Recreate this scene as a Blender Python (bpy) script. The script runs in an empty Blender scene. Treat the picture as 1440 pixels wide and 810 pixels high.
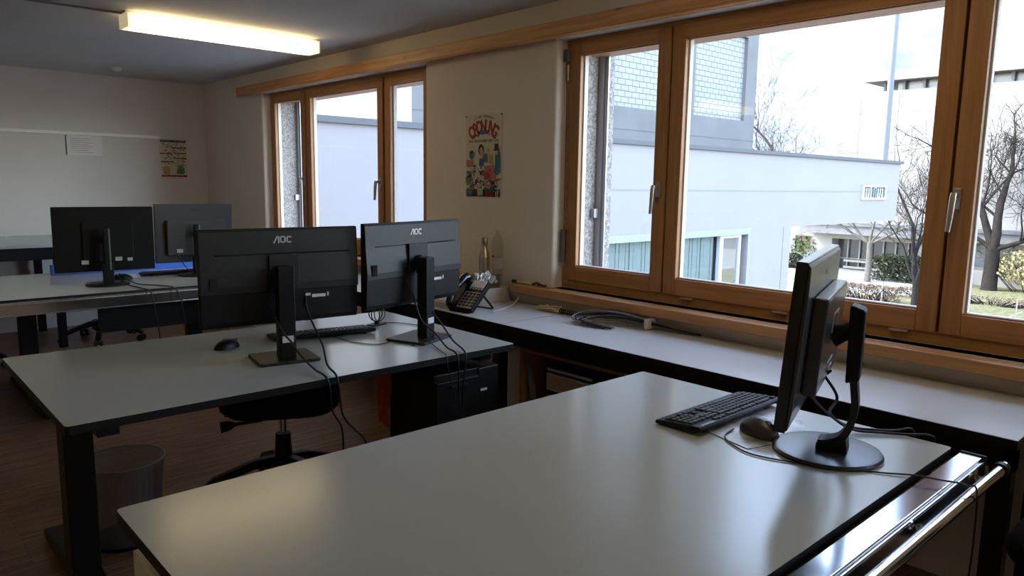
import bpy, bmesh, math, random
from mathutils import Vector, Matrix, Euler
random.seed(7)
PI=math.pi
sc=bpy.context.scene
C=sc.collection
V=Vector

# ------------------------------------------------------------------ helpers
def wm(o):
    m=Matrix.Identity(4)
    while o is not None:
        m=o.matrix_basis@m; o=o.parent
    return m
class MB:
    def __init__(s): s.bm=bmesh.new(); s.mi=0
    def _f(s,vs,idx):
        out=[]
        for i in idx:
            try:
                f=s.bm.faces.new([vs[k] for k in i]); f.material_index=s.mi; out.append(f)
            except ValueError: pass
        return out
    def box(s,x0,x1,y0,y1,z0,z1,M=None):
        c=[V((x,y,z)) for z in (z0,z1) for y in (y0,y1) for x in (x0,x1)]
        if M is not None: c=[M@p for p in c]
        v=[s.bm.verts.new(p) for p in c]
        s._f(v,[(0,2,3,1),(4,5,7,6),(0,1,5,4),(2,6,7,3),(0,4,6,2),(1,3,7,5)]); return s
    def prism(s,poly,a0,a1,ax='x',M=None):
        # poly of (u,v); ax 'x': (a,u,v)  'y': (u,a,v)  'z': (u,v,a)
        def mk(a,u,w):
            p={'x':V((a,u,w)),'y':V((u,a,w)),'z':V((u,w,a))}[ax]
            return M@p if M is not None else p
        A=[s.bm.verts.new(mk(a0,u,w)) for u,w in poly]; B=[s.bm.verts.new(mk(a1,u,w)) for u,w in poly]
        n=len(poly)
        s._f(A,[tuple(range(n))]); s._f(B,[tuple(range(n-1,-1,-1))])
        for i in range(n):
            j=(i+1)%n
            f=s.bm.faces.new((A[i],B[i],B[j],A[j])); f.material_index=s.mi
        return s
    def cyl(s,p0,p1,r0,r1=None,seg=16,cap=True):
        return s.tube([p0,p1],[r0,r0 if r1 is None else r1],seg,cap)
    def tube(s,pts,r,seg=8,cap=True):
        pts=[V(p) for p in pts]; n=len(pts)
        R=r if isinstance(r,(list,tuple)) else [r]*n
        rings=[]; up=None
        for i,p in enumerate(pts):
            t=(pts[min(i+1,n-1)]-pts[max(i-1,0)])
            if t.length<1e-9: t=V((0,0,1))
            t.normalize()
            if up is None:
                up=V((0,0,1)) if abs(t.z)<.9 else V((1,0,0))
            a=up-t*up.dot(t)
            if a.length<1e-6: a=t.orthogonal()
            a.normalize(); up=a; b=t.cross(a)
            rings.append([s.bm.verts.new(p+R[i]*(math.cos(2*PI*k/seg)*a+math.sin(2*PI*k/seg)*b)) for k in range(seg)])
        for i in range(n-1):
            for k in range(seg):
                f=s.bm.faces.new((rings[i][k],rings[i][(k+1)%seg],rings[i+1][(k+1)%seg],rings[i+1][k])); f.material_index=s.mi
        if cap and seg>2:
            s._f(rings[0],[tuple(range(seg-1,-1,-1))]); s._f(rings[-1],[tuple(range(seg))])
        return s
    def lathe(s,prof,c=(0,0,0),seg=28,cap=True,sx=1,sy=1,M=None):
        rings=[]
        for r,z in prof:
            rg=[]
            for k in range(seg):
                p=V((c[0]+sx*r*math.cos(2*PI*k/seg),c[1]+sy*r*math.sin(2*PI*k/seg),c[2]+z))
                rg.append(s.bm.verts.new(M@p if M is not None else p))
            rings.append(rg)
        for i in range(len(prof)-1):
            for k in range(seg):
                f=s.bm.faces.new((rings[i][k],rings[i][(k+1)%seg],rings[i+1][(k+1)%seg],rings[i+1][k])); f.material_index=s.mi
        if cap:
            s._f(rings[0],[tuple(range(seg-1,-1,-1))]); s._f(rings[-1],[tuple(range(seg))])
        return s
    def poly(s,pts):
        v=[s.bm.verts.new(p) for p in pts]; s._f(v,[tuple(range(len(v)))]); return s
    def build(s,name,mat,parent=None,world=False,smooth=None,bevel=0,seg=2,normals=True):
        if world and parent is not None: s.bm.transform(wm(parent).inverted())
        if normals: bmesh.ops.recalc_face_normals(s.bm,faces=s.bm.faces[:])
        if smooth:
            for f in s.bm.faces: f.smooth=True
            for e in s.bm.edges:
                if len(e.link_faces)==2 and e.calc_face_angle(0)>math.radians(smooth): e.smooth=False
        me=bpy.data.meshes.new(name); s.bm.to_mesh(me); s.bm.free()
        for m in (mat if isinstance(mat,(list,tuple)) else [mat]): me.materials.append(m)
        o=bpy.data.objects.new(name,me); C.objects.link(o)
        if parent is not None: o.parent=parent
        if bevel:
            b=o.modifiers.new('bevel','BEVEL'); b.width=bevel; b.segments=seg; b.limit_method='ANGLE'; b.angle_limit=math.radians(40)
            b.harden_normals=False
        return o
def tag(o,label=None,cat=None,group=None,kind=None):
    if label: o['label']=label
    if cat: o['category']=cat
    if group: o['group']=group
    if kind: o['kind']=kind
    return o
def thing(name,loc,rz=0,label=None,cat=None,group=None,kind=None):
    o=bpy.data.objects.new(name,None); C.objects.link(o); o.empty_display_size=.1
    o.location=loc; o.rotation_euler=(0,0,rz)
    return tag(o,label,cat,group,kind)
def own(mb,name,mat,loc,label,cat,group=None,kind=None,**k):
    """one-mesh thing whose geometry was given in world coordinates, origin moved to loc"""
    mb.bm.transform(Matrix.Translation(-V(loc)))
    o=mb.build(name,mat,None,**k); o.location=loc
    return tag(o,label,cat,group,kind)
def struct(mb,name,mat,**k): return tag(mb.build(name,mat,None,**k),kind='structure')
def copy_tree(o,parent=None):
    c=o.copy(); C.objects.link(c); c.parent=parent
    for ch in [x for x in bpy.data.objects if x.parent==o]: copy_tree(ch,c)
    return c
def spline(P,n=8):
    P=[V(p) for p in P]; out=[]
    for i in range(len(P)-1):
        p0=P[max(i-1,0)];p1=P[i];p2=P[i+1];p3=P[min(i+2,len(P)-1)]
        for k in range(n):
            t=k/n
            out.append(.5*((2*p1)+(-p0+p2)*t+(2*p0-5*p1+4*p2-p3)*t*t+(-p0+3*p1-3*p2+p3)*t**3))
    out.append(P[-1]); return out
def rrect(w,h,r,n=4,cx=0,cy=0):
    o=[]
    for sx,sy,a0 in ((1,1,0),(-1,1,90),(-1,-1,180),(1,-1,270)):
        for k in range(n+1):
            a=math.radians(a0+90*k/n); o.append((cx+sx*(w/2-r)+r*math.cos(a),cy+sy*(h/2-r)+r*math.sin(a)))
    return o
def textmesh(s,size,align='CENTER',bold=0):
    cu=bpy.data.curves.new('t','FONT'); cu.body=s; cu.size=size; cu.offset=bold*size; cu.align_x=align; cu.align_y='CENTER'
    o=bpy.data.objects.new('t',cu); C.objects.link(o)
    me=bpy.data.meshes.new_from_object(o.evaluated_get(bpy.context.evaluated_depsgraph_get()))
    bpy.data.objects.remove(o); bpy.data.curves.remove(cu)
    return me
def addmesh(mb,me,M,mi=0,thick=0):
    n0=len(mb.bm.faces); b=bmesh.new(); b.from_mesh(me); b.transform(M)
    vm={v:mb.bm.verts.new(v.co) for v in b.verts}
    for f in b.faces:
        try: g=mb.bm.faces.new([vm[v] for v in f.verts]); g.material_index=mi
        except ValueError: pass
    b.free()

# ------------------------------------------------------------------ materials
def nt(name):
    m=bpy.data.materials.new(name); m.use_nodes=True; t=m.node_tree
    return m,t,t.nodes['Principled BSDF'],t.nodes['Material Output']
def L(t,a,b): t.links.new(a,b)
def mat(name,col,rough=.5,metal=0,spec=.5,noise=0,nscale=8,bump=0,bscale=60,coat=0,emit=None,es=0,stretch=None,detail=4,trans=0,alpha=1):
    m,t,p,o=nt(name)
    p.inputs['Base Color'].default_value=(*col,1); p.inputs['Roughness'].default_value=rough
    p.inputs['Metallic'].default_value=metal; p.inputs['Specular IOR Level'].default_value=spec
    p.inputs['Coat Weight'].default_value=coat
    p.inputs['Transmission Weight'].default_value=trans; p.inputs['Alpha'].default_value=alpha
    if emit: p.inputs['Emission Color'].default_value=(*emit,1); p.inputs['Emission Strength'].default_value=es
    tc=t.nodes.new('ShaderNodeTexCoord'); mp=t.nodes.new('ShaderNodeMapping'); L(t,tc.outputs['Object'],mp.inputs[0])
    if stretch: mp.inputs['Scale'].default_value=stretch
    if noise:
        n=t.nodes.new('ShaderNodeTexNoise'); n.inputs['Scale'].default_value=nscale; n.inputs['Detail'].default_value=detail; L(t,mp.outputs[0],n.inputs[0])
        r=t.nodes.new('ShaderNodeValToRGB'); e=r.color_ramp.elements
        e[0].position=.3; e[1].position=.7
        e[0].color=(*[c*(1-noise) for c in col],1); e[1].color=(*[min(1,c*(1+noise)) for c in col],1)
        L(t,n.outputs[0],r.inputs[0]); L(t,r.outputs[0],p.inputs['Base Color'])
    if bump:
        n=t.nodes.new('ShaderNodeTexNoise'); n.inputs['Scale'].default_value=bscale; n.inputs['Detail'].default_value=3; L(t,mp.outputs[0],n.inputs[0])
        b=t.nodes.new('ShaderNodeBump'); b.inputs['Strength'].default_value=bump; b.inputs['Distance'].default_value=.002
        L(t,n.outputs[0],b.inputs['Height']); L(t,b.outputs[0],p.inputs['Normal'])
    return m
def wood(name,c1,c2,axis=1,rough=.45):
    m,t,p,o=nt(name)
    tc=t.nodes.new('ShaderNodeTexCoord'); mp=t.nodes.new('ShaderNodeMapping'); L(t,tc.outputs['Object'],mp.inputs[0])
    s=[22,22,22]; s[axis]=1.1; mp.inputs['Scale'].default_value=s
    n=t.nodes.new('ShaderNodeTexNoise'); n.inputs['Scale'].default_value=2.2; n.inputs['Detail'].default_value=6; n.inputs['Distortion'].default_value=.6; L(t,mp.outputs[0],n.inputs[0])
    r=t.nodes.new('ShaderNodeValToRGB'); e=r.color_ramp.elements; e[0].position=.32;e[1].position=.68
    e[0].color=(*c1,1);e[1].color=(*c2,1); L(t,n.outputs[0],r.inputs[0])
    # knots
    mp2=t.nodes.new('ShaderNodeMapping'); L(t,tc.outputs['Object'],mp2.inputs[0]); s2=[6,6,6]; s2[axis]=2.2; mp2.inputs['Scale'].default_value=s2
    vo=t.nodes.new('ShaderNodeTexVoronoi'); vo.inputs['Scale'].default_value=1.0; L(t,mp2.outputs[0],vo.inputs[0])
    kr=t.nodes.new('ShaderNodeValToRGB'); ke=kr.color_ramp.elements; ke[0].position=.05;ke[1].position=.11
    ke[0].color=(.35,.35,.35,1);ke[1].color=(1,1,1,1); L(t,vo.outputs['Distance'],kr.inputs[0])
    mx=t.nodes.new('ShaderNodeMix'); mx.data_type='RGBA'; mx.blend_type='MULTIPLY'; mx.inputs[0].default_value=1
    L(t,r.outputs[0],mx.inputs[6]); L(t,kr.outputs[0],mx.inputs[7]); L(t,mx.outputs[2],p.inputs['Base Color'])
    p.inputs['Roughness'].default_value=rough
    b=t.nodes.new('ShaderNodeBump'); b.inputs['Strength'].default_value=.15; b.inputs['Distance'].default_value=.001; L(t,n.outputs[0],b.inputs['Height']); L(t,b.outputs[0],p.inputs['Normal'])
    return m
def glass(name,tint=(.96,.98,.98),refl=1.0,rough=0.0,ior=1.45):
    m=bpy.data.materials.new(name); m.use_nodes=True; t=m.node_tree; t.nodes.clear()
    o=t.nodes.new('ShaderNodeOutputMaterial'); a=t.nodes.new('ShaderNodeBsdfTransparent'); a.inputs[0].default_value=(*tint,1)
    g=t.nodes.new('ShaderNodeBsdfGlossy'); g.inputs['Roughness'].default_value=rough; f=t.nodes.new('ShaderNodeFresnel'); f.inputs[0].default_value=ior
    mm=t.nodes.new('ShaderNodeMath'); mm.operation='MULTIPLY'; L(t,f.outputs[0],mm.inputs[0])
    ge=t.nodes.new('ShaderNodeNewGeometry'); iv=t.nodes.new('ShaderNodeMath'); iv.operation='MULTIPLY_ADD'; iv.inputs[1].default_value=-refl; iv.inputs[2].default_value=refl
    L(t,ge.outputs['Backfacing'],iv.inputs[0]); L(t,iv.outputs[0],mm.inputs[1])
    x=t.nodes.new('ShaderNodeMixShader'); L(t,mm.outputs[0],x.inputs[0]); L(t,a.outputs[0],x.inputs[1]); L(t,g.outputs[0],x.inputs[2]); L(t,x.outputs[0],o.inputs[0])
    return m
W_Y=wood('pine_along',(.36,.165,.050),(.49,.25,.088),1)
W_Z=wood('pine_upright',(.32,.140,.043),(.44,.215,.074),2)
W_RAIL=wood('pine_valance',(.50,.235,.075),(.68,.36,.135),1)
W_CAB=wood('cabinet_wood',(.30,.14,.055),(.40,.20,.085),2)
PLASTER=mat('wall_plaster',(.76,.69,.595),.9,spec=.2,noise=.03,nscale=3,bump=.25,bscale=180)
PLASTER_B=mat('wall_paint_back',(.72,.675,.635),.9,spec=.2,noise=.03,nscale=2,bump=.2,bscale=180)
CEIL=mat('ceiling_paint',(.62,.60,.575),.9,spec=.2,noise=.03,nscale=2,bump=.2,bscale=120)
TOP=mat('desk_laminate',(.43,.46,.44),.20,spec=.5,noise=.015,nscale=2,bump=.03,bscale=400)
CTOP=mat('counter_laminate',(.60,.62,.62),.25,spec=.5,noise=.015,nscale=2,bump=.03,bscale=400)
EDGE=mat('black_edge',(.005,.005,.0055),.45,spec=.3)
STEEL_B=mat('black_powder_coat',(.0055,.0055,.0062),.45,spec=.28,bump=.08,bscale=300)
PLAST=mat('black_plastic',(.0048,.0052,.0062),.45,spec=.26,bump=.06,bscale=500)
PLAST_G=mat('dark_grey_plastic',(.0095,.0105,.013),.42,spec=.40,bump=.05,bscale=500)
PLAST_GL=mat('glossy_black_plastic',(.010,.010,.012),.15)
SCREEN=mat('screen_glass',(.006,.006,.008),.12)
KEYM=mat('key_plastic',(.040,.042,.050),.35)
LOGO=mat('logo_silver',(.55,.55,.56),.35,metal=.3)
ALU=mat('anodised_aluminium',(.82,.85,.89),.15,metal=1)
CHROME=mat('chrome',(.75,.77,.8),.10,metal=1)
WHITE=mat('white_lacquer',(.62,.60,.56),.4)
WPLAST=mat('cream_plastic',(.58,.55,.47),.45)
GREY=mat('grey_plastic',(.20,.21,.22),.4)
FAB=mat('black_upholstery',(.008,.009,.012),.95,spec=.15,bump=.4,bscale=250)
LABELM=mat('paper_label',(.55,.56,.58),.6)
RUBB=mat('cable_rubber',(.010,.010,.011),.45)
CABW=mat('white_cable',(.62,.60,.55),.5)
CABG=mat('grey_cable',(.20,.21,.22),.45)
CABY=mat('cream_cable',(.58,.50,.33),.5)
PANE=glass('window_glass')
PAPER=mat('white_paper',(.80,.77,.74),.8,noise=.02,nscale=20)
# floor : industrial mosaic parquet, thin strips
def floor_mat():
    m,t,p,o=nt('mosaic_parquet')
    tc=t.nodes.new('ShaderNodeTexCoord'); mp=t.nodes.new('ShaderNodeMapping'); L(t,tc.outputs['Object'],mp.inputs[0])
    br=t.nodes.new('ShaderNodeTexBrick'); br.inputs['Scale'].default_value=1; br.inputs['Brick Width'].default_value=.26; br.inputs['Row Height'].default_value=.022
    br.inputs['Mortar Size'].default_value=.0012; br.inputs['Mortar Smooth'].default_value=.1; br.offset=.37; br.squash=1
    br.inputs['Color1'].default_value=(.135,.070,.036,1); br.inputs['Color2'].default_value=(.235,.135,.075,1); br.inputs['Mortar'].default_value=(.05,.028,.016,1); br.inputs['Bias'].default_value=-.1
    L(t,mp.outputs[0],br.inputs[0])
    n=t.nodes.new('ShaderNodeTexNoise'); mp2=t.nodes.new('ShaderNodeMapping'); mp2.inputs['Scale'].default_value=(3,60,10); L(t,tc.outputs['Object'],mp2.inputs[0]); L(t,mp2.outputs[0],n.inputs[0]); n.inputs['Scale'].default_value=2; n.inputs['Detail'].default_value=5
    mx=t.nodes.new('ShaderNodeMix'); mx.data_type='RGBA'; mx.blend_type='OVERLAY'; mx.inputs[0].default_value=.6
    L(t,br.outputs[0],mx.inputs[6]); L(t,n.outputs[0],mx.inputs[7]); L(t,mx.outputs[2],p.inputs['Base Color'])
    p.inputs['Roughness'].default_value=.38; return m
FLOOR=floor_mat()
def aggregate(name,col):
    m,t,p,o=nt(name); tc=t.nodes.new('ShaderNodeTexCoord')
    v=t.nodes.new('ShaderNodeTexVoronoi'); v.inputs['Scale'].default_value=90; L(t,tc.outputs['Object'],v.inputs[0])
    r=t.nodes.new('ShaderNodeValToRGB'); e=r.color_ramp.elements; e[0].position=.2; e[1].position=.9
    e[0].color=(*[c*.45 for c in col],1); e[1].color=(*col,1); L(t,v.outputs['Color'],r.inputs[0]); L(t,r.outputs[0],p.inputs['Base Color'])
    b=t.nodes.new('ShaderNodeBump'); b.inputs['Distance'].default_value=.004; b.inputs['Strength'].default_value=.6; L(t,v.outputs[0],b.inputs['Height']); L(t,b.outputs[0],p.inputs['Normal'])
    p.inputs['Roughness'].default_value=.9; return m
AGG=aggregate('exposed_aggregate',(.46,.43,.40))

# ------------------------------------------------------------------ camera
F=1030.48
cd=bpy.data.cameras.new('camera'); cam=bpy.data.objects.new('camera',cd); C.objects.link(cam); sc.camera=cam
cd.sensor_fit='HORIZONTAL'; cd.sensor_width=36; cd.lens=F/1440*36; cd.clip_start=.05; cd.clip_end=8000
r_=(0.7370800774079811,-0.675640911510497,0.014910338074947864)
u_=(0.08529849155282207,0.11489639879894842,0.9897085353182753)
f_=(0.6704007210818449,0.7282226144773984,-0.14231899710384632)
cam.matrix_world=Matrix(((r_[0],u_[0],-f_[0],0),(r_[1],u_[1],-f_[1],0),(r_[2],u_[2],-f_[2],1.41),(0,0,0,1)))

# ------------------------------------------------------------------ room shell
XW=2.88; XO=3.33; YB=7.86; YF=-3.6; XL=-3.6; ZC=2.355
W1=(3.99,6.46); W2=(.18,2.80); W3=(-3.2,-.75); ZS=.838; ZT=2.165
m=MB(); m.box(XL-.2,XO,YF-.2,YB+.2,-.2,0); struct(m,'floor',FLOOR)
m=MB(); m.box(XL-.2,XO,YF-.2,YB+.2,ZC,ZC+.25); struct(m,'ceiling',CEIL)
m=MB(); m.box(XL-.2,XO,YB,YB+.2,0,ZC); struct(m,'wall_back',PLASTER_B)
m=MB(); m.box(XL-.2,XL,YF,YB,0,ZC); struct(m,'wall_left',PLASTER)
m=MB(); m.box(XL-.2,XO,YF-.2,YF,0,ZC); struct(m,'wall_front',PLASTER)
m=MB()
XI=3.04  # masonry ends here, aggregate facade beyond
def pier(y0,y1):
    # rounded inner corners
    r=.022; pts=[(XW+r,y0)]+[(XW+r-r*math.sin(a),y0+r-r*math.cos(a)) for a in [PI/8*k for k in range(1,5)]]+[(XW+r-r*math.cos(a),y1-r+r*math.sin(a)) for a in [PI/8*k for k in range(0,4)]]+[(XW+r,y1),(XI,y1),(XI,y0)]
    m.prism(pts,ZS,ZT,'z')
for a,b in ((W1[1],YB),(W2[1],W1[0]),(W3[1],W2[0]),(YF,W3[0])): pier(a,b)
m.box(XW,XI,YF,YB,0,ZS); m.box(XW,XI,YF,YB,ZT,ZC)
struct(m,'wall_right',PLASTER,smooth=30)
# outer facade of our building
m=MB()
for a,b in ((W1[1]-.02,YB+.2),(W2[1]-.02,W1[0]+.02),(W3[1]-.02,W2[0]+.02),(YF-.2,W3[0]+.02)): m.box(XI,XO,a,b,ZS-.05,ZT)
m.box(XI,XO,YF-.2,YB+.2,-5.4,ZS-.05); m.box(XI,XO,YF-.2,YB+.2,ZT,3.2)
struct(m,'wall_outside',AGG)
# exterior window board
m=MB()
for a,b in (W1,W2,W3): m.box(XI,XO+.04,a+.02,b-.02,ZS-.049,ZS+.01)
struct(m,'trim_2',ALU)
# blind guide rails in the outside reveal
for n_,(a,b) in enumerate((W1,W2)):
    m=MB(); m.box(3.19,3.225,b-.06,b-.0195,ZS+.01,ZT-.001); m.box(3.20,3.21,b-.085,b-.06,ZS+.01,ZT-.001)
    m.box(3.155,3.19,b-.05,b-.0195,1.22,1.27)
    struct(m,'trim_%d'%(3+n_),mat('guide_metal%d'%n_,(.34,.35,.38),.35,metal=.7))
m=MB(); m.box(XW+.16,XW+.34,W2[0]+.02,W2[1]-.021,ZT-.06,ZT-.001); m.box(XW+.16,XW+.34,W1[0]+.021,W1[1]-.021,ZT-.06,ZT-.001); struct(m,'trim_5',W_Y)
# wooden curtain rail board
m=MB(); m.box(2.80,XW-.0005,YF+.001,6.83,2.165,2.235); m.box(2.80,2.82,YF+.001,6.83,2.155,2.165)
struct(m,'trim_1',W_RAIL,bevel=.003)
# window sills (inside boards)
def window(idx,y0,y1,sashes,handles):
    root=thing('window_%d'%idx,(2.95,(y0+y1)/2,ZS),kind='structure')
    xf0,xf1=2.955,3.035
    m=MB(); fr=.050
    zb=ZS; zt=ZT
    m.box(xf0,xf1,y0,y0+fr,zb,zt); m.box(xf0,xf1,y1-fr,y1,zb,zt); m.box(xf0,xf1,y0+fr,y1-fr,zb,zb+.05); m.box(xf0,xf1,y0+fr,y1-fr,zt-.03,zt)
    m.build('window_frame',W_Y,root,world=True,bevel=.003)
    for k,(a,b) in enumerate(sashes):   # sash outer extents a<b
        m=MB(); x0,x1=2.945,3.005; w=.072; z0,z1=zb+.045,zt-.018
        g0,g1,h0,h1=a+w,b-w,z0+.08,z1-.068
        # stiles
        m.box(x0,x1,a,a+w,z0,z1); m.box(x0,x1,b-w,b,z0,z1)
        s=m.build('sash',W_Z,root,world=True,bevel=.004)
        m=MB(); m.box(x0,x1,g0,g1,z0,h0); m.box(x0,x1,g0,g1,h1,z1)
        # glazing bead
        m.box(x0+.012,x0+.03,g0,g1,h0,h0+.006); m.box(x0+.012,x0+.03,g0,g1,h1-.006,h1)
        m.build('sash_rail',W_Y,s,world=True,bevel=.002)
        m=MB(); m.box(2.983,2.987,g0,g1,h0,h1); m.build('pane',PANE,s,world=True)
        m=MB()
        for (p,q) in ((g0,g0+.007),(g1-.007,g1)): m.box(2.974,3.001,p,q,h0,h1)
        m.box(2.962,3.001,g0+.007,g1-.007,h0,h0+.006)
        m.build('seal_glare_strip',SEAL_GLARE,s,world=True)  # pale spacer strips, their colour standing in for skylight glare on the jambs
    # mullions (fixed) between the sashes
    m=MB()
    for k in range(len(sashes)-1):
        c=(sashes[k][0]+sashes[k+1][1])/2
        m.box(xf0+.055,xf1-.001,c-.03,c+.03,zb+.05,zt-.03)
    m.build('mullion',W_Z,root,world=True)
    for (hy,hz) in handles:
        hd=MB(); hd.box(2.934,2.945,hy-.014,hy+.014,hz-.035,hz+.04)
        h=hd.build('handle_plate',HND,root,world=True,bevel=.003)
        h2=MB(); h2.cyl((2.934,hy,hz+.015),(2.900,hy,hz+.015),.009,seg=12)
        h2.tube([(2.900,hy,hz+.022),(2.896,hy+.001,hz),(2.894,hy+.003,hz-.06),(2.892,hy+.006,hz-.115)],[.010,.011,.010,.008],seg=10)
        h2.build('handle',HND,h,world=True,smooth=50)
    # hinges
    for k,(a,b) in enumerate(sashes):
        for hz in (zb+.16,zt-.17):
            if idx!=2: continue
            if k==0:
                q=MB(); q.cyl((2.938,b+.012,hz-.04),(2.938,b+.012,hz+.04),.007,seg=10); q.build('hinge',HND,root,world=True,smooth=50)
    if idx==2:
        for hy in (1.97,1.50,1.02):
            q=MB(); q.box(2.936,2.955,hy-.035,hy+.035,zb+.032,zb+.044); q.build('drain_cap',BRASS,root,world=True,bevel=.003)
    # sill board
    m=MB(); a,b={1:(3.46,6.62),2:(.02,3.06),3:(-3.3,-.6)}[idx]
    m.box(2.795,XW,a,b,ZS-.046,ZS); m.box(XW,xf0,y0+.001,y1-.001,ZS-.02,ZS+.0)
    m.build('window_sill',W_Y,root,world=True,bevel=.004)
    return root
SEAL_GLARE=mat('pale_seal_glare',(.66,.60,.55),.4)
HND=mat('satin_metal_handle',(.50,.48,.44),.35,metal=.9)
BRASS=mat('pinkish_metal',(.50,.36,.28),.4,metal=.6)
window(1,W1[0],W1[1],[(5.79,6.42),(4.60,5.76),(4.03,4.575)],[(5.80,1.40),(4.625,1.385)])
window(2,W2[0],W2[1],[(2.125,2.765),(.895,2.115),(.215,.885)],[(2.16,1.385),(.865,1.375)])
window(3,W3[0],W3[1],[(-1.42,-.79),(-2.62,-1.44),(-3.16,-2.64)],[])
# the dark shutter cord and hook left of window 2
m=MB(); m.tube([(2.925,2.775,2.09),(2.93,2.772,1.9),(2.93,2.772,1.3),(2.93,2.772,1.02)],.003,seg=6); m.box(2.915,2.94,2.762,2.787,2.05,2.11)
m.box(2.92,2.94,2.765,2.785,.98,1.16)
own(m,'blind_cord',mat('cord_dark',(.12,.10,.09),.6),(2.93,2.775,1.0),'thin blind cord with dark bracket in the corner beside the wide window','blind cord')

# ------------------------------------------------------------------ desks
def t_leg(root,x,y,depth,zt,w=.085):
    m=MB(); m.box(x-.045,x+.045,y-.05,y+.05,.05,zt); leg=m.build('leg',STEEL_B,root,world=True,bevel=.004)
    m=MB(); m.prism([(y-depth/2,.012),(y-depth/2,.045),(y-.07,.085),(y+.07,.085),(y+depth/2,.045),(y+depth/2,.012)],x-.04,x+.04,'x')
    ft=m.build('foot',STEEL_B,leg,world=True,bevel=.006)
    for s in (-1,1):
        q=MB(); q.cyl((x,y+s*(depth/2-.04),0),(x,y+s*(depth/2-.04),.02),.022); q.build('levelling_foot',RUBB,leg,world=True,smooth=40)
def desk(x0,x1,y0,y1,zt,label,cat='desk',group=None,legs=(.10,.10)):
    root=thing('office_desk',((x0+x1)/2,(y0+y1)/2,0),0,label,cat,group)
    m=MB(); m.prism(rrect(x1-x0,y1-y0,.012,3,(x0+x1)/2,(y0+y1)/2),zt-.0012,zt,'z'); m.build('table_top',TOP,root,world=True)
    m=MB(); m.prism(rrect(x1-x0,y1-y0,.012,3,(x0+x1)/2,(y0+y1)/2),zt-.027,zt-.0012,'z'); m.build('edge_band',EDGE,root,world=True)
    yc=(y0+y1)/2; xa,xb=x0+legs[0],x1-legs[1]
    m=MB(); m.box(xa,xb,yc-.10,yc-.05,zt-.085,zt-.027); m.box(xa,xb,yc+.05,yc+.10,zt-.085,zt-.027)
    for x in (xa,xb): m.box(x-.03,x+.03,y0+.06,y1-.06,zt-.07,zt-.027)
    m.build('apron_frame',STEEL_B,root,world=True,bevel=.003)
    for x in (xa,xb): t_leg(root,x,yc,(y1-y0)-.10,zt-.07)
    return root
dm=desk(.41,2.085,2.243,3.262,.73,'pale desk with two brand lettered monitors, black T legs, in the middle of the room'.replace(' brand',' '),legs=(.12,.11))
dm['label']='middle pale desk on black T legs carrying the two lettered monitors'
df=desk(.372,2.137,.58,1.603,.73,'large pale desk in the foreground with a metal channel along its edge',legs=(.30,.30))
dr=desk(-.2,2.08,4.79,5.97,.73,'rear pale desk carrying the round footed monitors, aluminium channel in front',legs=(1.02,.25))
def channel(root,x0,x1,y,zt,tube=True):
    m=MB(); w=.052
    m.box(x0,x1,y-w-.012,y-.012,zt-.018,zt-.010); m.box(x0,x1,y-w-.012,y-w-.008,zt-.085,zt-.018)
    m.box(x0,x1,y-.016,y-.012,zt-.085,zt-.018); m.box(x0,x1,y-w-.018,y-w-.012,zt-.026,zt-.018); m.box(x0,x1,y-w-.018,y-w-.012,zt-.085,zt-.078)
    ch=m.build('cable_channel',ALU,root,world=True,bevel=.0015)
    q=MB(); q.box(x1,x1+.006,y-w-.02,y-.012,zt-.088,zt-.006); q.build('end_cap',PLAST_G,ch,world=True,bevel=.001)
    if tube:
        yt=y-w-.051
        q=MB(); q.cyl((x0,yt,zt-.035),(x1+.045,yt,zt-.035),.0145,seg=20); tb=q.build('rail_tube',CHROME,root,world=True,smooth=40)
        q=MB(); q.cyl((x1+.005,yt,zt-.035),(x1+.025,yt,zt-.035),.0185,seg=20); q.build('collar',STEEL_B,tb,world=True,smooth=40)
        for x in (x1-.06,x1-.47,x1-.88,x1-1.3):
            if x>x0:
                q=MB(); q.cyl((x,y-w-.015,zt-.050),(x,yt,zt-.036),.005,seg=8); q.cyl((x,y-w-.018,zt-.050),(x,y-w-.026,zt-.049),.009,seg=10)
                q.build('bracket',CHROME,ch,world=True,smooth=40)
channel(df,.40,2.145,.575,.73)
channel(dr,-.15,2.05,4.785,.73,False)
m=MB(); m.box(1.12,1.94,4.93,4.945,.47,.70); m.box(1.12,1.94,4.93,5.12,.46,.47); m.build('cable_tray',STEEL_B,dr,world=True,bevel=.003)
# far desk along back wall
root=thing('wall_table',(.55,7.3,0),0,'high pale table along the back wall at the left edge','table')
m=MB(); m.box(-.6,1.75,6.83,7.855,.84,.87); m.build('table_top',TOP,root,world=True,bevel=.002)
m=MB(); m.box(-.58,1.73,6.86,6.90,.74,.84); m.box(-.58,1.73,7.80,7.84,.74,.84); m.build('apron_frame',STEEL_B,root,world=True)
for x in (-.5,1.30):
    for y in (6.92,7.75):
        m=MB(); m.box(x-.03,x+.03,y-.03,y+.03,0,.74); m.build('leg',STEEL_B,root,world=True,bevel=.003)

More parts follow.
